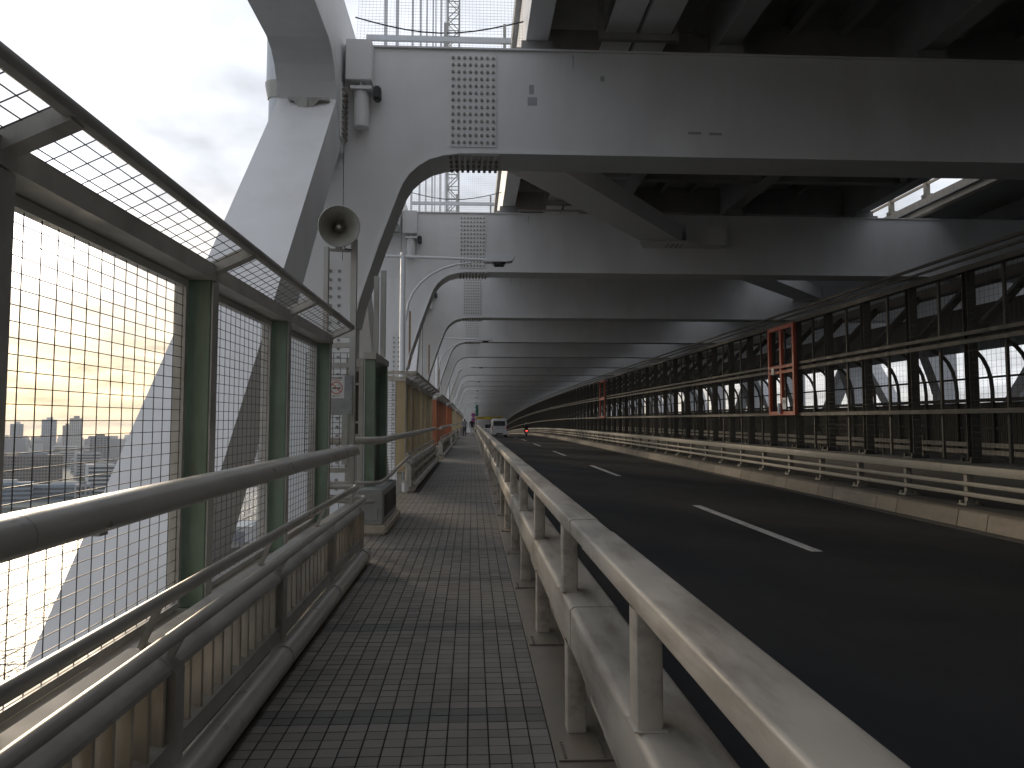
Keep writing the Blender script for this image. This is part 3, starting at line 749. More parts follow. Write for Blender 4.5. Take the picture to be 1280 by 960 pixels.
# safety nets, hanger ropes and lattice mast seen through the gap on the left
for i in range(0, 3):
    yb = 15.45 + 12 * i
    t = thing('safety_net', 'grey safety net strung above the %s floor beam between truss and deck' % ORD[i], 'net', (-0.7, yb, 8.44), 'safety nets beside the upper deck')
    m_ = MB(); mesh_grid(m_, (-2.33, yb, 8.62), (3.33, 0, 0), (0, 0.9, 3.2), 46, 44, 0.0035); m_.build('net', M['net'], t, kind='stuff')
    MB().tube([(-2.33 + 3.33 * u / 10, yb - .05, 9.5 - 0.28 * math.sin(math.pi * u / 10)) for u in range(11)], 0.014, 6).build('support_rope', M['dark'], t)
    MB().bar((-2.1, yb - .1, 9.06), (0.75, yb - .1, 9.06), 0.08, 0.10).build('net_rail', M['lampwhite'], t)
    for xx in (-0.55, 0.62): MB().box(xx - .03, xx + .03, yb - .13, yb - .07, 8.59, 9.4).build('net_post', M['galv'], t)
for i in range(1, 8):
    yb = 15.165 + 12 * i
    m_ = MB()
    t = thing('hanger_rope', 'hanger ropes rising from the truss top, %s set from the camera' % ORD[i - 1], 'cable', (-2.85, yb, 9.35), 'hanger ropes above the left truss')
    for dx in (-.2, .2):
        for dy in (-.25, .25): MB().tube([(-2.85 + dx, yb + dy, 9.351), (-2.85 + dx, yb + dy, 46)], 0.035, 8).build('rope', M['steel'], t, smooth=40)
    MB().box(-3.2, -2.5, yb - .4, yb + .4, 9.352, 9.65).build('rope_socket', M['steel'], t)
lm = thing('lattice_mast', 'steel lattice mast rising above the beams in the gap left of the upper deck', 'mast', (-1.3, 51, 8.59))
m_ = MB()
for dx in (-.38, .38):
    for dy in (-.38, .38): MB().box(-1.3 + dx - .05, -1.3 + dx + .05, 51.1 + dy - .05, 51.1 + dy + .05, 8.59, 42).build('leg', M['galv'], lm)
z = 8.6; sg = 1
while z < 41:
    for dy in (-.38, .38):
        m_.bar((-1.3 - .38 * sg, 51.1 + dy, z), (-1.3 + .38 * sg, 51.1 + dy, z + 0.8), 0.05, 0.05)
        m_.bar((-1.68, 51.1 + dy, z), (-0.92, 51.1 + dy, z), 0.05, 0.05)
    z += 0.8; sg = -sg
m_.build('lattice_bracing', M['galv'], lm, kind='stuff')

# ================================================================== LEFT FENCE AND BALUSTRADE
PXA, PXB = -1.78, -1.59
def fence_section(y0, n, colour, label, label2, dx=0.0, wing=True, detail=2, ext=0.0, end_rail=None, ylist=None, fdx=None):
    bdx = dx; dx = dx if fdx is None else fdx
    yl = ylist or [y0 + 2.0 * k for k in range(n)]
    """n posts 2 m apart from y0"""
    yE = yl[-1]
    t = thing('mesh_fence', label, 'fence', (-1.68 + dx, (y0 + yE) / 2, 0.43), 'wire mesh fence sections along the walkway')
    c = M[colour]
    pm = MB().box(PXA, PXB, -0.055, 0.055, 0.432, 2.40)
    pp = Proto(pm, 'post', c, bevel=0.006 if detail == 2 else 0)
    lip = Proto(MB().box(PXB + .002, PXB + .010, -0.055, 0.055, 0.44, 2.395).box(PXA - .03, PXA - .002, -0.05, 0.05, .44, 2.395), 'post_trim', M['frame'])
    brk = MB(); brk.bar((-1.62, 0, 2.47), (-1.365, 0, 2.592), 0.09, 0.07); brp = Proto(brk, 'canopy_arm', M['frame'])
    arm = Proto(MB().box(-1.59, -1.27, -0.03, 0.03, 1.17, 1.20).box(-1.33, -1.27, -0.03, .03, 1.15, 1.21), 'rail_arm', M['alu'])
    for k in range(n):
        y = yl[k]
        pp.at((dx, y, 0), t); brp.at((dx, y, 0), t)
        if detail: lip.at((dx, y, 0), t)
        if detail == 2: arm.at((dx, y + .12, 0), t)
    ys = stations(y0 - 0.1, yE + 0.1)
    MB().sweep([(-1.80 + dx, 2.402), (-1.575 + dx, 2.402), (-1.575 + dx, 2.50), (-1.80 + dx, 2.50)], ys).build('top_beam', M['frame'], t)
    MB().sweep(rrect(-1.39 + dx, -1.335 + dx, 2.57, 2.63, 0.02, 2), ys).build('canopy_rail', M['frame'], t, smooth=40)
    MB().sweep([(-1.92 + dx, 0.405), (-1.905 + dx, 0.405), (-1.905 + dx, 0.413), (-1.41 + dx, 0.413), (-1.41 + dx, 0.385), (-1.40 + dx, 0.385), (-1.40 + dx, 0.43), (-1.92 + dx, 0.43)], ys).build('plinth', M['plinth'], t)
    sup = MB()
    for k in range(n): sup.box(-1.76 + dx, -1.66 + dx, yl[k] - .05, yl[k] + .05, -.9, .404).box(-1.659 + dx, -1.402 + dx, yl[k] - .03, yl[k] + .03, -.12, -.02)
    sup.build('sill_brackets', M['frame'], t, kind='stuff')
    for k in range(n - 1):
        a, b = yl[k] + 0.09, yl[k + 1] - 0.09
        g = GR if a < 60 else GR - 2 * KR * (a - 60)
        fr = MB()
        for (p, q, r, s) in ((a, a + .04, .45, 2.39), (b - .04, b, .45, 2.39)): fr.box(-1.765 + dx, -1.715 + dx, p, q, r, s)
        fr.sweep([(-1.765 + dx, .44), (-1.715 + dx, .44), (-1.715 + dx, .48), (-1.765 + dx, .48)], [a + .041, b - .041]).sweep([(-1.765 + dx, 2.35), (-1.715 + dx, 2.35), (-1.715 + dx, 2.395), (-1.765 + dx, 2.395)], [a + .041, b - .041])
        if detail: fr.build('panel_frame', M['frame'], t)
        if a < 62:
            m_ = MB()
            mesh_grid(m_, (-1.735 + dx, a + .04, .48), (0, b - a - .08, 0), (0, 0, 1.88), 15, 30, 0.0036 if a < 12 else 0.006)
            m_.build('wire_mesh', M['wire'], t, kind='stuff')
            m_ = MB()
            mesh_grid(m_, (-1.60 + dx, a, 2.485), (0, b - a, 0), (0.225, 0, 0.11), 15, 4, 0.0036 if a < 12 else 0.006)
            m_.build('canopy_mesh', M['wire'], t, kind='stuff')
    if wing:
        m_ = MB(); mesh_grid(m_, (-2.33, y0 - .05, .2), (0.55 + dx, 0, 0), (0, 0, 2.2), 7, 36, 0.007); m_.build('wire_mesh', M['wire'], t, kind='stuff')
        MB().box(-2.345 + dx, -1.80 + dx, y0 - .08, y0 - .02, 2.41, 2.52).build('wing_beam', M['frame'], t)
        MB().bar((-2.34 + dx, y0 - .05, 2.59), (-1.36 + dx, y0 - .05, 2.59), .06, .07).build('wing_rail', M['frame'], t)
    # balustrade
    dx = bdx
    q = thing('balustrade', label2, 'balustrade', (-1.25 + dx, (y0 + yE) / 2, 0), 'low slatted balustrades with handrails')
    yb0, yb1 = y0 - 0.25, yE - 0.1 + ext
    ys = stations(yb0, yb1)
    cap = [(-1.37, .525), (-1.205, .525), (-1.193, .535), (-1.20, .552), (-1.285, .62), (-1.37, .635)]
    np_ = max(2, int(round((yb1 - yb0) / 1.8)) + 1); sp = (yb1 - yb0 - .1) / (np_ - 1)
    bp = Proto(MB().front([(-1.29, .10), (-1.183, .10), (-1.183, .535), (-1.27, .625), (-1.29, .64)], -.05, .05), 'short_post', M['frame'])
    for k in range(np_ - 1):
        a, b = yb0 + .05 + k * sp, yb0 + .05 + (k + 1) * sp
        MB().sweep([(x + dx, z) for x, z in cap], stations(a + .052, b - .052)).build('cap_rail', M['frame'], q)
        MB().sweep([(-1.37 + dx, .17), (-1.2 + dx, .17), (-1.2 + dx, .255), (-1.37 + dx, .26)], stations(a + .052, b - .052)).build('bottom_rail', M['frame'], q)
    for k in range(np_): bp.at((dx, yb0 + .05 + k * sp, 0), q)
    if detail:
        sl = MB(); ca, sa = math.cos(R(-30)), math.sin(R(-30))
        h = 0.068; th = 0.006
        vs = []
        for z in (0.25, 0.535):
            for u, v in ((-h, -th), (h, -th), (h, th), (-h, th)): vs.append((-1.275 + u * ca - v * sa, u * sa + v * ca, z))
        sl.add(vs, [(3, 2, 1, 0), (4, 5, 6, 7), (0, 1, 5, 4), (1, 2, 6, 5), (2, 3, 7, 6), (3, 0, 4, 7)])
        if detail == 2:
            sp_ = Proto(sl, 'slat', M['slat'])
            ns = int((yb1 - yb0 - .2) / .15)
            for k in range(ns): sp_.at((dx, yb0 + .15 + k * .15, 0), q)
        else:
            al = MB()
            for k in range(int((yb1 - yb0 - .2) / .15)):
                yy = yb0 + .15 + k * .15
                al.add([(v[0] + dx, v[1] + yy, v[2]) for v in sl.v], sl.f)
            al.build('slat_row', M['slat'], q, kind='stuff')
    # kerb pipe along the foot
    k = 0; a = yb0 + .08
    while a < yb1 - .2:
        b = min(a + 1.8, yb1 - .05)
        st = stations(a + .01, b - .05)
        MB().tube([(-1.165 + dx, y, .085) for y in st], 0.078, 14).build('foot_pipe', M['alu'], q, smooth=40)
        MB().tube([(-1.165 + dx, b - .048, .085), (-1.165 + dx, b + .008, .085)], 0.070, 14).build('pipe_coupler', M['frame'], q, smooth=40)
        a += 1.8
    # handrails
    def path(x, z, back):
        p = [(x + dx, y, z) for y in stations(yb0 - .2, yb1 - .02)]
        if back: p += [(x - .03 + dx, yb1 + .04, z), (x - .10 + dx, yb1 + .06, z), (-1.58 + dx, yb1 + .06, z)]
        return p
    hr = end_rail if end_rail else yb1 - .15
    pr = [(x + dx, z) for x, z in ((-1.31, 1.262), (-1.30, 1.283), (-1.28, 1.292), (-1.225, 1.282), (-1.20, 1.262), (-1.19, 1.235), (-1.192, 1.20), (-1.205, 1.182), (-1.225, 1.175), (-1.285, 1.175), (-1.305, 1.187), (-1.313, 1.21))]
    pieces = [(yb0 - .25, 2.28), (2.285, 5.3), (5.305, hr)] if detail == 2 else [(yb0 - .25, hr)]
    for a, b in pieces:
        MB().sweep(pr, stations(a, b)).build('hand_rail', M['alu'], q, smooth=50)
    MB().tube(path(-1.265, .81, detail == 2), 0.030, 10).build('middle_tube', M['alu'], q, smooth=40)
    MB().tube(path(-1.175, .69, detail == 2), 0.030, 10).build('lower_tube', M['alu'], q, smooth=40)
    stn = MB()
    for k in range(np_):
        yy = yb0 + .05 + k * sp
        stn.bar((-1.24 + dx, yy, .56), (-1.18 + dx, yy, .672), .028, .028)
        stn.bar((-1.27 + dx, yy, .80), (-1.345 + dx, yy, .62), .025, .025)
        if detail < 2: stn.box(-1.57 + dx, -1.25 + dx, yy + .1, yy + .15, 1.17, 1.20)
    stn.build('tube_stands', M['alu'], q, kind='stuff')
    return t, q

fence_section(-3.75, 7, 'green', 'nearest mesh fence section with green posts and leaning canopy, left foreground', 'nearest slatted balustrade with wide grey handrail, left foreground', wing=False, ext=0.05, end_rail=8.55, ylist=[-3.75, -1.6, .57, 2.74, 4.97, 6.98, 9.0])
fence_section(17.7, 7, 'beige', 'mesh fence section with beige posts beyond the alcove', 'slatted balustrade in front of the beige fence posts', dx=-.12, fdx=.12, detail=1)
fence_section(33.4, 7, 'orange', 'mesh fence section with orange posts, first of the orange ones', 'slatted balustrade in front of the first orange fence posts', dx=-.02, fdx=.10, detail=1)
fence_section(48.6, 6, 'orange', 'far mesh fence section with orange posts, behind the first orange one', 'far slatted balustrade in front of the second orange fence posts', dx=-.02, fdx=.10, detail=0)
fence_section(62.0, 7, 'beige', 'small far fence section with yellowish posts next to the walking pair', 'tiny far balustrade beside the walking pair', detail=0)
fence_section(80.0, 30, 'beige', 'farthest fence section, hidden in the vanishing distance behind the walking pair', 'farthest balustrade running into the distance behind the walking pair', detail=0)

# short stub with two green posts, end box and wrap-around rails
sf = thing('fence_stub', 'short fence stub with two green posts in the alcove behind the no smoking notice', 'fence', (-1.5, 12, 0))
MB().box(-1.54, -1.395, 11.55, 11.70, 0.2, 2.42).build('post', M['green'], sf, bevel=.006)
MB().box(-1.54, -1.395, 13.1, 13.25, 0.2, 2.42).build('post', M['green'], sf, bevel=.006)
MB().box(-1.56, -1.38, 11.52, 13.28, 2.425, 2.52).build('top_beam', M['frame'], sf)
m_ = MB(); mesh_grid(m_, (-1.50, 11.72, .3), (0, 1.36, 0), (0, 0, 2.1), 11, 33, .006); m_.build('wire_mesh', M['wire'], sf, kind='stuff')
MB().box(-1.535, -1.525, 12.4, 13.09, .3, 2.4).build('dark_panel', M['green'], sf)
for a, b in ((-1.80, -1.735), (-1.62, -1.555)): MB().box(a, b, 11.50, 11.58, 0.2, 2.30).build('frame_upright', M['galv'], sf)
MB().box(-1.80, -1.555, 11.49, 11.59, 2.31, 2.43).build('frame_header', M['galv'], sf)
for zz in (0.6, 1.05, 1.5, 2.05): MB().box(-1.734, -1.621, 11.52, 11.56, zz, zz + .03).build('frame_rung', M['galv'], sf)
MB().box(-1.725, -1.63, 11.60, 11.62, 1.35, 2.25).build('dark_infill', M['panel'], sf)

eb = thing('end_box', 'grey metal box closing the short balustrade end below the alcove rails', 'box', (-1.36, 11.5, 0))
MB().box(-1.54, -1.20, 10.93, 12.9, 0.14, 0.60).build('box_body', M['board'], eb, bevel=.012)
MB().box(-1.47, -1.27, 10.92, 10.929, 0.20, 0.37).build('hatch', M['board'], eb)
MB().box(-1.199, -1.192, 11.15, 12.75, 0.22, 0.52).build('side_panel', M['panel'], eb)
MB().box(-1.56, -1.14, 10.91, 12.95, 0.0, 0.138).build('footing', M['slat'], eb, bevel=.03)
wr = thing('alcove_rails', 'grey rails wrapping round the alcove between green and beige fences', 'handrail', (-1.4, 11, .3))
MB().tube([(-1.98, 10.95, 1.27), (-1.34, 10.95, 1.27), (-1.25, 11.02, 1.27), (-1.24, 11.5, 1.27), (-1.28, 13.5, 1.26), (-1.34, 17.3, 1.25)], 0.052, 12).build('hand_rail', M['alu'], wr, smooth=40)
for z_ in (0.70, 0.455):
    MB().tube([(-1.98, 10.93, z_), (-1.34, 10.93, z_), (-1.25, 11.0, z_), (-1.24, 11.5, z_), (-1.26, 13.0, z_)], 0.026, 10).build('rail_tube', M['alu'], wr, smooth=40)
MB().tube([(-1.28, 13.0, .70), (-1.34, 17.4, .78)], 0.026, 10).build('rail_tube', M['alu'], wr, smooth=40)
MB().tube([(-1.98, 10.95, 0), (-1.98, 10.95, 1.3)], 0.04, 10).build('rail_post', M['alu'], wr, smooth=40)

# utility frame, board, notice and horn
uf = thing('utility_frame', 'grey ladder-like steel frame standing in the alcove, holding the horn', 'frame', (-1.65, 10, 0))
MB().box(-1.525, -1.45, 9.97, 10.05, 0, 3.82).build('upright', M['galv'], uf, bevel=.004)
MB().box(-1.86, -1.80, 9.97, 10.05, 0, 3.72).build('upright', M['galv'], uf, bevel=.004)
for zz in (0.9, 2.2, 2.45, 2.58): MB().box(-1.799, -1.526, 9.98, 10.04, zz, zz + .06).build('crossbar', M['galv'], uf)
MB().box(-1.60, -1.53, 9.93, 9.97, 1.0, 1.62).build('pipe_cover', M['galv'], uf)
m_ = MB(); mesh_grid(m_, (-2.1, 10.2, .9), (0.6, 0, 0), (0, 0, 1.5), 7, 22, .007); m_.build('wire_mesh', M['wire'], uf, kind='stuff')
MB().box(-1.47, -1.40, 11.90, 11.98, 2.53, 3.7).build('rear_upright', M['galv'], uf)
MB().box(-1.44, -1.36, 12.5, 12.58, 2.53, 3.9).build('rear_upright', M['galv'], uf)
cb_ = MB().tube([(-1.62, 10.0, 3.78), (-1.60, 10.0, 3.70), (-1.52, 9.96, 3.68)], .008, 6).build('cable', M['dark'], uf)

bd = thing('notice_board', 'grey metal board bolted to the alcove frame behind the notice', 'board', (-1.62, 9.95, 1.63))
MB().box(-1.78, -1.478, 9.945, 9.965, 1.61, 2.105).build('board_sheet', M['board'], bd, bevel=.003)
b = MB()
for zz in (1.66, 1.80, 2.0, 2.07): hexbolt(b, (-1.497, 9.945, zz), (0, -1, 0), .006, .006)
b.build('screw_row', M['dark'], bd, kind='stuff')
ns = thing('no_smoking_notice', 'white no smoking notice with red crossed circle, fixed to the grey board', 'sign', (-1.68, 9.94, 1.82))
MB().box(-1.775, -1.575, 9.939, 9.9445, 1.815, 2.10).build('sheet', M['paper'], ns)
ring = MB(); nseg = 28; cx, cz = -1.672, 1.945
for k in range(nseg):
    a0, a1 = 2 * math.pi * k / nseg, 2 * math.pi * (k + 1) / nseg
    ring.front([(cx + r * math.cos(a), cz + r * math.sin(a)) for r, a in ((.066, a0), (.076, a0), (.076, a1), (.066, a1))], 9.936, 9.9385)
ring.bar((cx - .047, 9.9365, cz + .047), (cx + .047, 9.9365, cz - .047), .003, .010, up=(1, 0, 1))
ring.build('ban_ring', M['redink'], ns)
MB().box(cx - .05, cx - .005, 9.937, 9.939, cz - .012, cz + .004).box(cx + .008, cx + .05, 9.937, 9.939, cz - .012, cz + .004).tube([(cx + .04, 9.938, cz + .012), (cx + .045, 9.938, cz + .03), (cx + .025, 9.938, cz + .04)], .003, 5).build('cigarette', M['ink'], ns)
text_part('歩道内は禁煙', 0.026, M['ink'], ns, (-1.675, 9.9375, 2.065), (R(90), 0, 0), width=.14)
text_part('NO SMOKING', 0.018, M['redink'], ns, (-1.675, 9.9375, 2.037), (R(90), 0, 0), width=.10)
text_part('ご協力ください', 0.016, M['ink'], ns, (-1.675, 9.9375, 1.845), (R(90), 0, 0), width=.10)

hn = thing('horn_speaker', 'round grey horn loudspeaker on top of the alcove frame, facing the walkway', 'loudspeaker', (-1.68, 10, 3.75))
pf = [(0.245, -.30), (0.252, -.285), (0.235, -.27), (0.17, -.16), (0.11, -.02), (0.075, .14), (0.06, .22)]
def lathe_y(mb, c, prof, n=28):
    vs = []; fs = []
    for r, yy in prof:
        for k in range(n):
            a = 2 * math.pi * k / n; vs.append((c[0] + r * math.cos(a), c[1] + yy, c[2] + r * math.sin(a)))
    for i in range(len(prof) - 1):
        for k in range(n): fs.append((i * n + k, i * n + (k + 1) % n, (i + 1) * n + (k + 1) % n, (i + 1) * n + k))
    mb.add(vs, fs); return mb
hc = (-1.68, 9.95, 3.97)
lathe_y(MB(), hc, pf + [(0.05, .22)]).build('horn_bell', M['horn'], hn, smooth=50)
lathe_y(MB(), hc, [(0.0, .20), (.10, .20), (.115, .24), (.115, .42), (.09, .46), (0, .46)]).build('driver_unit', M['horn'], hn, smooth=40)
lathe_y(MB(), hc, [(0.0, -.03), (.024, -.025), (.032, 0.0), (.03, .1), (.02, .2)], 14).build('horn_core', M['paper'], hn, smooth=50)
MB().box(-1.72, -1.64, 9.98, 10.04, 3.70, 3.86).box(-1.80, -1.52, 9.985, 10.035, 3.66, 3.70).build('bracket', M['galv'], hn)

hn.rotation_euler = (R(12), 0, R(9.5))

# ================================================================== LAMP POSTS
for i in range(0, 12):
    y = 24.0 + 24 * i
    lab = ('white street lamp %s from the camera, curved arm reaching over the walkway' % ['nearest', 'second', 'third', 'fourth', 'fifth'][i]) if i < 5 else 'small distant white street lamp in the row down the left side'
    t = thing('street_lamp', lab, 'street lamp', (-2.1, y, 0), 'white street lamps along the walkway')
    n = 12 if i < 3 else 6
    MB().tube([(-2.1, y, -.3), (-2.1, y, 3), (-2.1, y, 6.62)], [.10, .09, .075], n).build('pole', M['lampwhite'], t, smooth=40)
    MB().tube([(-2.70, y, 6.50), (-2.1, y, 6.49), (0.40, y, 6.42)], .045, n).build('arm', M['lampwhite'], t, smooth=40)
    MB().tube([(-2.02, y, 4.55), (-1.98, y, 4.72)] + [(-2.0 + 1.95 * math.sin(R(a)), y, 4.75 + 1.58 * (1 - math.cos(R(a)))) for a in ()] +
              [(-1.98 + 2.0 * (1 - math.cos(R(a))), y, 4.72 + 1.60 * math.sin(R(a))) for a in (12, 25, 38, 50, 62, 75, 88)], .036, n).build('curved_brace', M['lampwhite'], t, smooth=40)
    MB().front([(0.36, 6.33), (0.40, 6.57), (1.22, 6.58), (1.28, 6.52), (1.20, 6.36), (1.0, 6.33)], y - .19, y + .19).build('lamp_head', M['lampwhite'], t, bevel=.01 if i < 2 else 0)
    MB().front([(0.58, 6.327), (1.02, 6.327), (0.95, 6.23), (0.66, 6.23)], y - .15, y + .15).build('lamp_glass', M['glass_dark'], t)

# ================================================================== FAR SIGNS, PEOPLE, VEHICLES
sp = thing('sign_pole', 'thin pole with two round red-rimmed signs and a green plate beside the far walkway', 'road sign', (0.30, 76, 0))
MB().tube([(0.40, 76, 0), (0.40, 76, 3.3)], .035, 8).build('pole', M['galv'], sp)
for zc_ in (2.05, 1.62):
    d_ = MB().tube([(0.13, 75.9, zc_), (0.13, 75.93, zc_)], .21, 20).build('round_sign', M['sign_red'], sp)
    MB().tube([(0.13, 75.885, zc_), (0.13, 75.899, zc_)], .15, 20).build('sign_face', M['sign_blue'], d_)
    MB().bar((0.03, 75.88, zc_ + .1), (0.23, 75.88, zc_ - .1), .01, .05, up=(1, 0, 1)).build('slash', M['sign_red'], d_)
MB().box(0.34, 0.60, 75.8, 75.83, 1.95, 3.0).build('green_plate', M['sign_green'], sp)
yb = thing('clearance_banner', 'yellow banner with black lettering across the far end of the road', 'banner', (4.4, 214, 4.4))
MB().box(0.9, 8.2, 213.9, 214.0, 4.05, 4.85).build('banner_board', M['sign_yellow'], yb)
text_part('車間距離', .62, M['ink'], yb, (2.3, 213.88, 4.45), (R(90), 0, 0), width=2.0)
text_part('追突注意', .62, M['ink'], yb, (6.2, 213.88, 4.45), (R(90), 0, 0), width=2.6)

def skinned(name, joints, edges, rad, regions, mats, parent, sub=2):
    me = bpy.data.meshes.new(name); me.from_pydata(joints, edges, [])
    o = bpy.data.objects.new(name, me); COL.objects.link(o)
    sk = o.modifiers.new('skin', 'SKIN'); sk.use_smooth_shade = True
    for i, r in enumerate(rad): me.skin_vertices[0].data[i].radius = (r, r) if not isinstance(r, tuple) else r
    me.skin_vertices[0].data[0].use_root = True
    ss = o.modifiers.new('sub', 'SUBSURF'); ss.levels = sub; ss.render_levels = sub
    bpy.context.view_layer.update()
    nm = bpy.data.meshes.new_from_object(o.evaluated_get(bpy.context.evaluated_depsgraph_get()))
    bpy.data.objects.remove(o); nm.name = name
    nm.materials.clear()
    for m in mats: nm.materials.append(m)
    for p in nm.polygons: p.material_index = regions(p.center)
    o = bpy.data.objects.new(name, nm); COL.objects.link(o); o.parent = parent; W[o.name] = W[parent.name].copy()
    return o
M['skin'] = mat('skin', (0.42, 0.26, 0.18), .6, var=.05); M['hair'] = mat('black_hair', (.015, .013, .012), .5, var=.1)
M['shirt_grey'] = mat('grey_blue_shirt', (.16, .18, .21), .8, var=.1); M['jeans'] = mat('dark_jeans', (.03, .035, .055), .8, var=.1)
M['shirt_black'] = mat('black_shirt', (.018, .018, .022), .8, var=.1); M['trousers'] = mat('pale_trousers', (.42, .42, .42), .8, var=.1)
def person(x, y, lab, shirt, trousers, rz, step, parent_name='person'):
    t = thing(parent_name, lab, 'person', (x, y, 0))
    t.rotation_euler.z = rz
    J = [(0, 0, .93), (0, 0, 1.15), (0, .01, 1.38), (0, 0, 1.48), (0, -.02, 1.60), (0, -.02, 1.70),
         (-.19, 0, 1.40), (-.25, .02, 1.13), (-.24, -.08, .90), (-.235, -.11, .80), (.19, 0, 1.40), (.25, .02, 1.13), (.24, -.08, .90), (.235, -.11, .80),
         (-.10, 0, .86), (-.11, -step, .48), (-.11, -step * 1.2 + .03, .08), (-.11, -step * 1.2 - .14, .035), (.10, 0, .86), (.11, step * .8, .48), (.11, step * 1.6 + .03, .08), (.11, step * 1.6 - .14, .035)]
    E = [(0, 1), (1, 2), (2, 3), (3, 4), (4, 5), (2, 6), (6, 7), (7, 8), (8, 9), (2, 10), (10, 11), (11, 12), (12, 13), (0, 14), (14, 15), (15, 16), (16, 17), (0, 18), (18, 19), (19, 20), (20, 21)]
    Rr = [.14, (.14, .10), (.15, .11), .06, .095, .08, .065, .05, .04, .045, .065, .05, .04, .045, .10, .065, .045, .04, .10, .065, .045, .04]
    def reg(c):
        if c.z > 1.5: return 3 if (c.z > 1.62 or c.y > 0.01) else 2
        if c.z < .09: return 3
        if c.z > .92 and (abs(c.x) < .2 or c.z > 1.10): return 0
        if abs(c.x) > .19 and c.z > .6: return 2
        return 1
    skinned('body', J, E, Rr, reg, [shirt, trousers, M['skin'], M['hair']], t)
    return t
person(-0.72, 77.5, 'person in grey shirt and dark jeans walking at the far end of the walkway', M['shirt_grey'], M['jeans'], R(180), .10)
p2 = person(0.02, 76.5, 'person in black top and pale trousers walking beside the round signs', M['shirt_black'], M['trousers'], R(180), .12)
bg_ = MB().box(.26, .36, 76.4, 76.6, .35, .72).build('hand_bag', M['dark'], None, bevel=.02); tag(bg_, 'small dark bag carried low by the person in the black top', 'bag')

def wheel(t, x, y, z, r, wd):
    w_ = MB().tube([(x - wd / 2, y, z), (x + wd / 2, y, z)], r, 20).build('wheel', M['tyre'], t, smooth=40)
    MB().tube([(x - wd / 2 - .005, y, z), (x + wd / 2 + .005, y, z)], r * .6, 14).build('rim', M['galv'], w_, smooth=40)
vy = 88.0
van = thing('van', 'white boxy van seen from behind in the left lane', 'van', (3.0, vy + 2.3, -.27))
def loft(mb, secs):
    n = len(secs[0]); vs = []; fs = []
    for s_ in secs: vs += s_
    for k in range(len(secs) - 1):
        for i in range(n): fs.append((k * n + i, k * n + (i + 1) % n, (k + 1) * n + (i + 1) % n, (k + 1) * n + i))
    fs += [tuple(range(n - 1, -1, -1)), tuple(range((len(secs) - 1) * n, len(secs) * n))]
    mb.fix = True; return mb.add(vs, fs)
def vsec(cx, y, z0, z1, wb, wt, zm):
    return [(cx - wb, y, z0), (cx + wb, y, z0), (cx + wb, y, zm), (cx + wt, y, z1 - .12), (cx + wt - .14, y, z1), (cx - wt + .14, y, z1), (cx - wt, y, z1 - .12), (cx - wb, y, zm)]
z0 = -.27 + .28
loft(MB(), [vsec(3, vy, z0, 1.70, .84, .74, .80), vsec(3, vy + .1, z0, 1.78, .86, .78, .8), vsec(3, vy + 3.3, z0, 1.78, .86, .78, .8), vsec(3, vy + 4.1, z0, 1.3, .86, .74, .75), vsec(3, vy + 4.6, z0, .72, .8, .7, .55)]).build('body', M['vanwhite'], van, smooth=35)
MB().box(2.36, 3.64, vy - .03, vy - .001, .98, 1.52).build('rear_window', M['glass_dark'], van, bevel=.008)
for sx in (-1, 1):
    MB().box(3 + sx * .80 - .05, 3 + sx * .80 + .05, vy - .03, vy + .04, .58, .95).build('tail_light', M['taillight'], van)
    MB().box(3 + sx * .865 - .004, 3 + sx * .865 + .004, vy + .4, vy + 3.2, .98, 1.45).build('side_window', M['glass_dark'], van)
    for yy in (.8, 3.7): wheel(van, 3 + sx * .76, vy + yy, -.27 + .32, .32, .2)
MB().box(2.12, 3.88, vy - .10, vy - .002, .02, .26).build('bumper', M['vanwhite'], van, bevel=.03)
MB().box(2.65, 3.35, vy - .106, vy - .101, .06, .20).build('bumper_recess', M['dark'], van)
MB().box(2.75, 3.25, vy - .02, vy - .002, .50, .68).build('number_plate', M['paper'], van)
MB().box(2.60, 3.40, vy - .025, vy - .002, .72, .80).build('door_trim', M['galv'], van)

cy = 101.0; ccx = 2.35
car = thing('car', 'white car half hidden in front of the van', 'car', (ccx, cy + 2.1, -.27))
body = [(0, -.02), (0, .55), (.1, .68), (.9, .72), (3.1, .66), (4.1, .48), (4.2, .1), (4.2, -.02)]
MB().side([(cy + a, z) for a, z in body], ccx - .82, ccx + .82).build('body', M['vanwhite'], car, bevel=.05)
MB().side([(cy + .2, .70), (cy + .55, 1.18), (cy + 2.1, 1.2), (cy + 3.0, .68)], ccx - .70, ccx + .70).build('cabin', M['glass_dark'], car, bevel=.04)
MB().box(ccx - .66, ccx + .66, cy + .6, cy + 2.1, 1.202, 1.24).build('roof', M['vanwhite'], car)
for sx in (-1, 1):
    MB().box(ccx + sx * .68 - .12, ccx + sx * .68 + .12, cy - .02, cy - .001, .40, .56).build('tail_light', M['taillight'], car)
    for yy in (.8, 3.4): wheel(car, ccx + sx * .73, cy + yy, -.27 + .3, .30, .2)

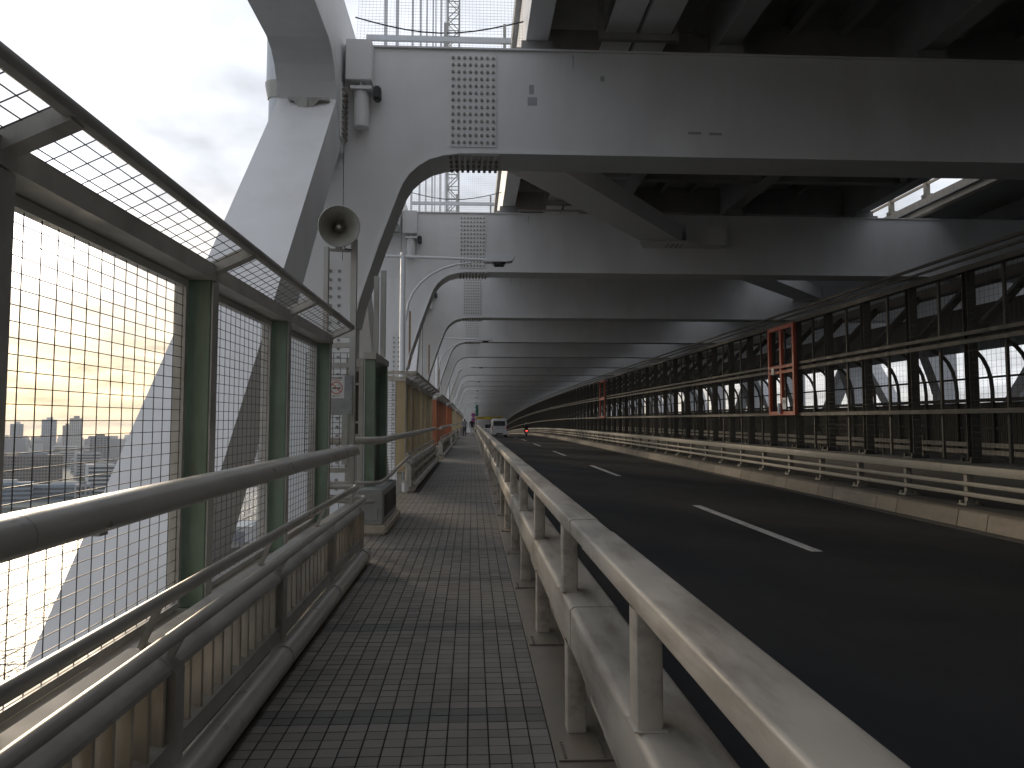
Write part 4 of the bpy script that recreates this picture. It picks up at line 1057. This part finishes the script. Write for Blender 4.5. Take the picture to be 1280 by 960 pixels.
my, mxx = 96.0, 6.55
mb_ = thing('motorcycle', 'small motorcycle with glowing red tail lamp in the right lane', 'motorcycle', (mxx, my, -.27))
for yy in (0, 1.3):
    w_ = MB().tube([(mxx - .06, my + yy, .03), (mxx + .06, my + yy, .03)], .29, 18).build('wheel', M['tyre'], mb_, smooth=40)
MB().side([(my - .2, .30), (my - .25, .48), (my + .5, .52), (my + .9, .62), (my + 1.1, .55), (my + 1.0, .25), (my + .5, .02), (my + .2, .05)], mxx - .13, mxx + .13).build('frame_body', M['dark'], mb_, bevel=.03)
MB().box(mxx - .12, mxx + .12, my - .32, my - .26, .34, .44).build('tail_lamp', M['brake'], mb_)
MB().box(mxx - .09, mxx + .09, my - .36, my - .33, .12, .26).build('number_plate', M['paper'], mb_)
MB().tube([(mxx - .33, my + 1.0, .80), (mxx, my + 1.1, .78), (mxx + .33, my + 1.0, .80)], .02, 6).build('handlebar', M['dark'], mb_)
MB().bar((mxx, my + 1.3, .03), (mxx, my + 1.08, .78), .1, .06).build('fork', M['galv'], mb_)
rd = thing('person', 'rider in dark jacket and pale helmet sitting on the motorcycle', 'person', (mxx, my + .3, 0))
J = [(0, -.05, .60), (0, .0, .85), (0, .06, 1.08), (0, .07, 1.17), (0, .09, 1.30), (0, .10, 1.38), (-.19, .08, 1.08), (-.30, .32, .88), (-.32, .68, .80), (.19, .08, 1.08), (.30, .32, .88), (.32, .68, .80),
     (-.12, .02, .56), (-.22, .42, .50), (-.2, .25, .06), (-.2, .38, .02), (.12, .02, .56), (.22, .42, .50), (.2, .25, .06), (.2, .38, .02)]
E = [(0, 1), (1, 2), (2, 3), (3, 4), (4, 5), (2, 6), (6, 7), (7, 8), (2, 9), (9, 10), (10, 11), (0, 12), (12, 13), (13, 14), (14, 15), (0, 16), (16, 17), (17, 18), (18, 19)]
Rr = [.15, (.15, .11), (.16, .12), .07, .13, .11, .07, .055, .045, .07, .055, .045, .09, .075, .055, .05, .09, .075, .055, .05]
skinned('body', J, E, Rr, lambda c: 1 if c.z > 1.2 else 0, [M['shirt_black'], M['horn']], rd)

# ================================================================== BAY, CITY, HAZE
WZ = -48.0
sea = MB().add([(-9000, -6000, WZ), (9000, -6000, WZ), (9000, 9000, WZ), (-9000, 9000, WZ)], [(0, 1, 2, 3)]).build('bay_water', M['water'], shear=False, origin=(0, 0, WZ)); struct(sea)
def polar(az, d): return (d * math.sin(R(az)), d * math.cos(R(az)))
shore = [polar(a, d) for a, d in ((-75, 560), (-60, 590), (-45, 610), (-36, 640), (-30, 655), (-27, 640), (-24, 690), (-20, 760), (-14, 900), (-6, 1250), (4, 1700), (4, 8500), (-30, 8900), (-75, 8800))]
land = struct(MB().plan(shore, WZ - 0.5, WZ + 2.5).build('shore_land', M['land'], shear=False))
BM = [mat('facade_' + n, c, .8, var=.06, scale=.05) for n, c in (('pale', (.33, .33, .33)), ('grey', (.18, .19, .21)), ('brown', (.20, .175, .15)), ('bluish', (.20, .25, .31)), ('white', (.48, .48, .47)))]
M['winband'] = mat('window_band', (.05, .06, .075), .25, var=.2, scale=.2)
GZ = WZ + 2.5
def building(az, d, w_, dp, h, m, lab, floors=0, cols=0, group=None, plant=True):
    x, y = polar(az, d)
    t = thing('building', lab, 'building', (x, y, GZ), group, shear=False)
    t.rotation_euler.z = R(-az + rnd.uniform(-12, 12))
    def bb(mb, nm, mm):
        sv = W[t.name]; W[t.name] = Vector((0, 0, 0)); o = mb.build(nm, mm, t, shear=False); W[t.name] = sv; return o
    bb(MB().box(-w_ / 2, w_ / 2, 0, dp, 0, h), 'walls', BM[m])
    if floors:
        fh = (h - 2) / floors; wb = MB()
        for f in range(floors):
            z_ = 1.5 + f * fh
            if cols:
                cw = w_ / cols
                for c in range(cols): wb.box(-w_ / 2 + c * cw + cw * .18, -w_ / 2 + (c + 1) * cw - cw * .18, -.25, -.02, z_, z_ + fh * .62)
            else: wb.box(-w_ / 2 + .6, w_ / 2 - .6, -.25, -.02, z_, z_ + fh * .5)
            wb.box(w_ / 2 + .02, w_ / 2 + .25, 1, dp - 1, z_, z_ + fh * .5)
        o = bb(wb, 'window_rows', M['winband']); o['kind'] = 'stuff'
    if plant: bb(MB().box(-w_ * .2, w_ * .25, dp * .3, dp * .7, h, h + max(2.0, h * .06)), 'roof_block', BM[(m + 1) % 5])
    return t
building(-28.0, 800, 46, 18, 33, 2, 'broad brown-grey slab with a grid of windows, largest building by the water', 11, 20)
building(-29.6, 690, 40, 14, 15, 3, 'long low bluish waterside building in front of the broad slab', 4, 0)
building(-26.4, 700, 42, 14, 12, 3, 'low blue-white waterside hall right of the broad slab', 3, 0)
building(-24.2, 700, 19, 14, 27, 4, 'striped white office block with dark window bands close to the truss diagonal', 8, 0)
building(-25.2, 680, 10, 8, 13, 0, 'small yellowish block left of the striped office', 3, 3)
building(-22.9, 760, 20, 12, 24, 4, 'white stepped apartment block right of the striped office', 7, 5)
building(-28.9, 2250, 26, 20, 82, 3, 'leftmost of the hazy skyline towers', 24, 6)
building(-27.2, 2200, 30, 20, 92, 3, 'wide hazy skyline tower left of the twin pair', 26, 7)
building(-26.2, 2300, 18, 18, 80, 1, 'slim hazy tower, darker half of the twin pair', 22, 4)
building(-25.75, 2200, 26, 20, 96, 0, 'pale hazy tower, taller half of the twin pair', 27, 6)
building(-21.1, 1900, 24, 20, 102, 3, 'tallest hazy tower, standing alone against the truss diagonal', 28, 5)
building(-24.35, 1300, 26, 16, 50, 1, 'mid-distance grey block with blue sign roof, centre of the skyline', 14, 6)
for i in range(60):
    az = rnd.uniform(-33, -17.5); d = rnd.uniform(860, 2600)
    h = rnd.uniform(14, 34) + (d - 860) * 0.009
    building(az, d, rnd.uniform(14, 34), rnd.uniform(10, 18), h, rnd.choice([0, 1, 3, 4, 0, 4]), 'small hazy block in the crowded low skyline across the water', int(h / 3.4) if d < 1500 else 0, 0, 'low blocks of the hazy city across the bay', plant=rnd.random() < .5)
far = MB()
for i in range(900):
    az = rnd.uniform(-75, 3); d = rnd.uniform(900, 6000)
    if -33 < az < -17 and d < 1500: continue
    if d < 700 + max(0, az + 20) * 55: continue
    x, y = polar(az, d); a = rnd.uniform(0, 3.1); h = rnd.uniform(10, 38) + d * .006; w_ = rnd.uniform(8, 20); q = rnd.uniform(8, 18)
    c, s_ = math.cos(a), math.sin(a)
    pts = [(x + u * c - v * s_, y + u * s_ + v * c) for u, v in ((-w_, -q), (w_, -q), (w_, q), (-w_, q))]
    far.add([(p[0], p[1], GZ) for p in pts] + [(p[0], p[1], GZ + h) for p in pts], [(4, 5, 6, 7), (0, 1, 5, 4), (1, 2, 6, 5), (2, 3, 7, 6), (3, 0, 4, 7)])
o = far.build('far_city', BM[1], shear=False); o['kind'] = 'stuff'
# dark trees along the shore
M['leaf'] = mat('shore_foliage', (.05, .075, .035), .8, var=.4, scale=.3)
tr = MB()
for i in range(170):
    az = rnd.uniform(-31, -19.5); d = rnd.uniform(715, 860); x, y = polar(az, d); r = rnd.uniform(2.5, 5)
    for k in range(14):
        th, ph = rnd.uniform(0, 6.28), rnd.uniform(-.4, 1.5)
        c = Vector((x + r * .8 * math.cos(th) * math.cos(ph), y + r * .8 * math.sin(th) * math.cos(ph), GZ + 3.5 + r * math.sin(ph)))
        u = Vector((rnd.uniform(-1, 1), rnd.uniform(-1, 1), rnd.uniform(-1, 1))).normalized() * r * .55; v = u.orthogonal().normalized() * r * .55
        tr.add([c - u, c - v, c + u, c + v], [(0, 1, 2, 3)])
o = tr.build('shore_trees', M['leaf'], shear=False); o['kind'] = 'stuff'

# wharf seen down between the fence posts
wx, wy = -104, 372
wharf = struct(MB().plan([(-150, 330), (-40, 380), (-30, 470), (-150, 470)], WZ - .5, WZ + 3).build('wharf', M['conc'], shear=False))
def shed(x, y, w_, dp, h, lab, m):
    t = thing('shed', lab, 'building', (x, y, WZ + 3), None, shear=False)
    sv = W[t.name]
    MB().box(x - w_ / 2, x + w_ / 2, y, y + dp, WZ + 3, WZ + 3 + h).build('walls', BM[m], t, shear=False)
    MB().side([(y - .5, WZ + 3 + h + .01), (y + dp / 2, WZ + 3 + h + 2), (y + dp + .5, WZ + 3 + h + .01)], x - w_ / 2 - .5, x + w_ / 2 + .5).build('roof', BM[4], t, shear=False)
    for k in range(3): MB().box(x - w_ * .4 + k * w_ * .3, x - w_ * .2 + k * w_ * .3, y - .1, y - .01, WZ + 3.01, WZ + 3 + h * .7).build('door', BM[1], t, shear=False)
shed(-112, 368, 26, 14, 7, 'white roofed wharf shed below the bridge, left one', 4)
shed(-84, 392, 18, 14, 9, 'grey wharf shed below the bridge, right one', 1)

hz = bpy.data.materials.new('haze_air'); hz.use_nodes = True
t_ = hz.node_tree; t_.nodes.remove(t_.nodes['Principled BSDF'])
pv = t_.nodes.new('ShaderNodeVolumePrincipled'); pv.inputs['Color'].default_value = (.86, .92, 1.0, 1); pv.inputs['Density'].default_value = 0.00012; pv.inputs['Anisotropy'].default_value = 0.35
t_.links.new(pv.outputs[0], t_.nodes['Material Output'].inputs['Volume'])
hb = MB().box(-9500, 9500, -6500, 9500, WZ - 1.6, 135).build('haze', hz, shear=False); hb['kind'] = 'stuff'
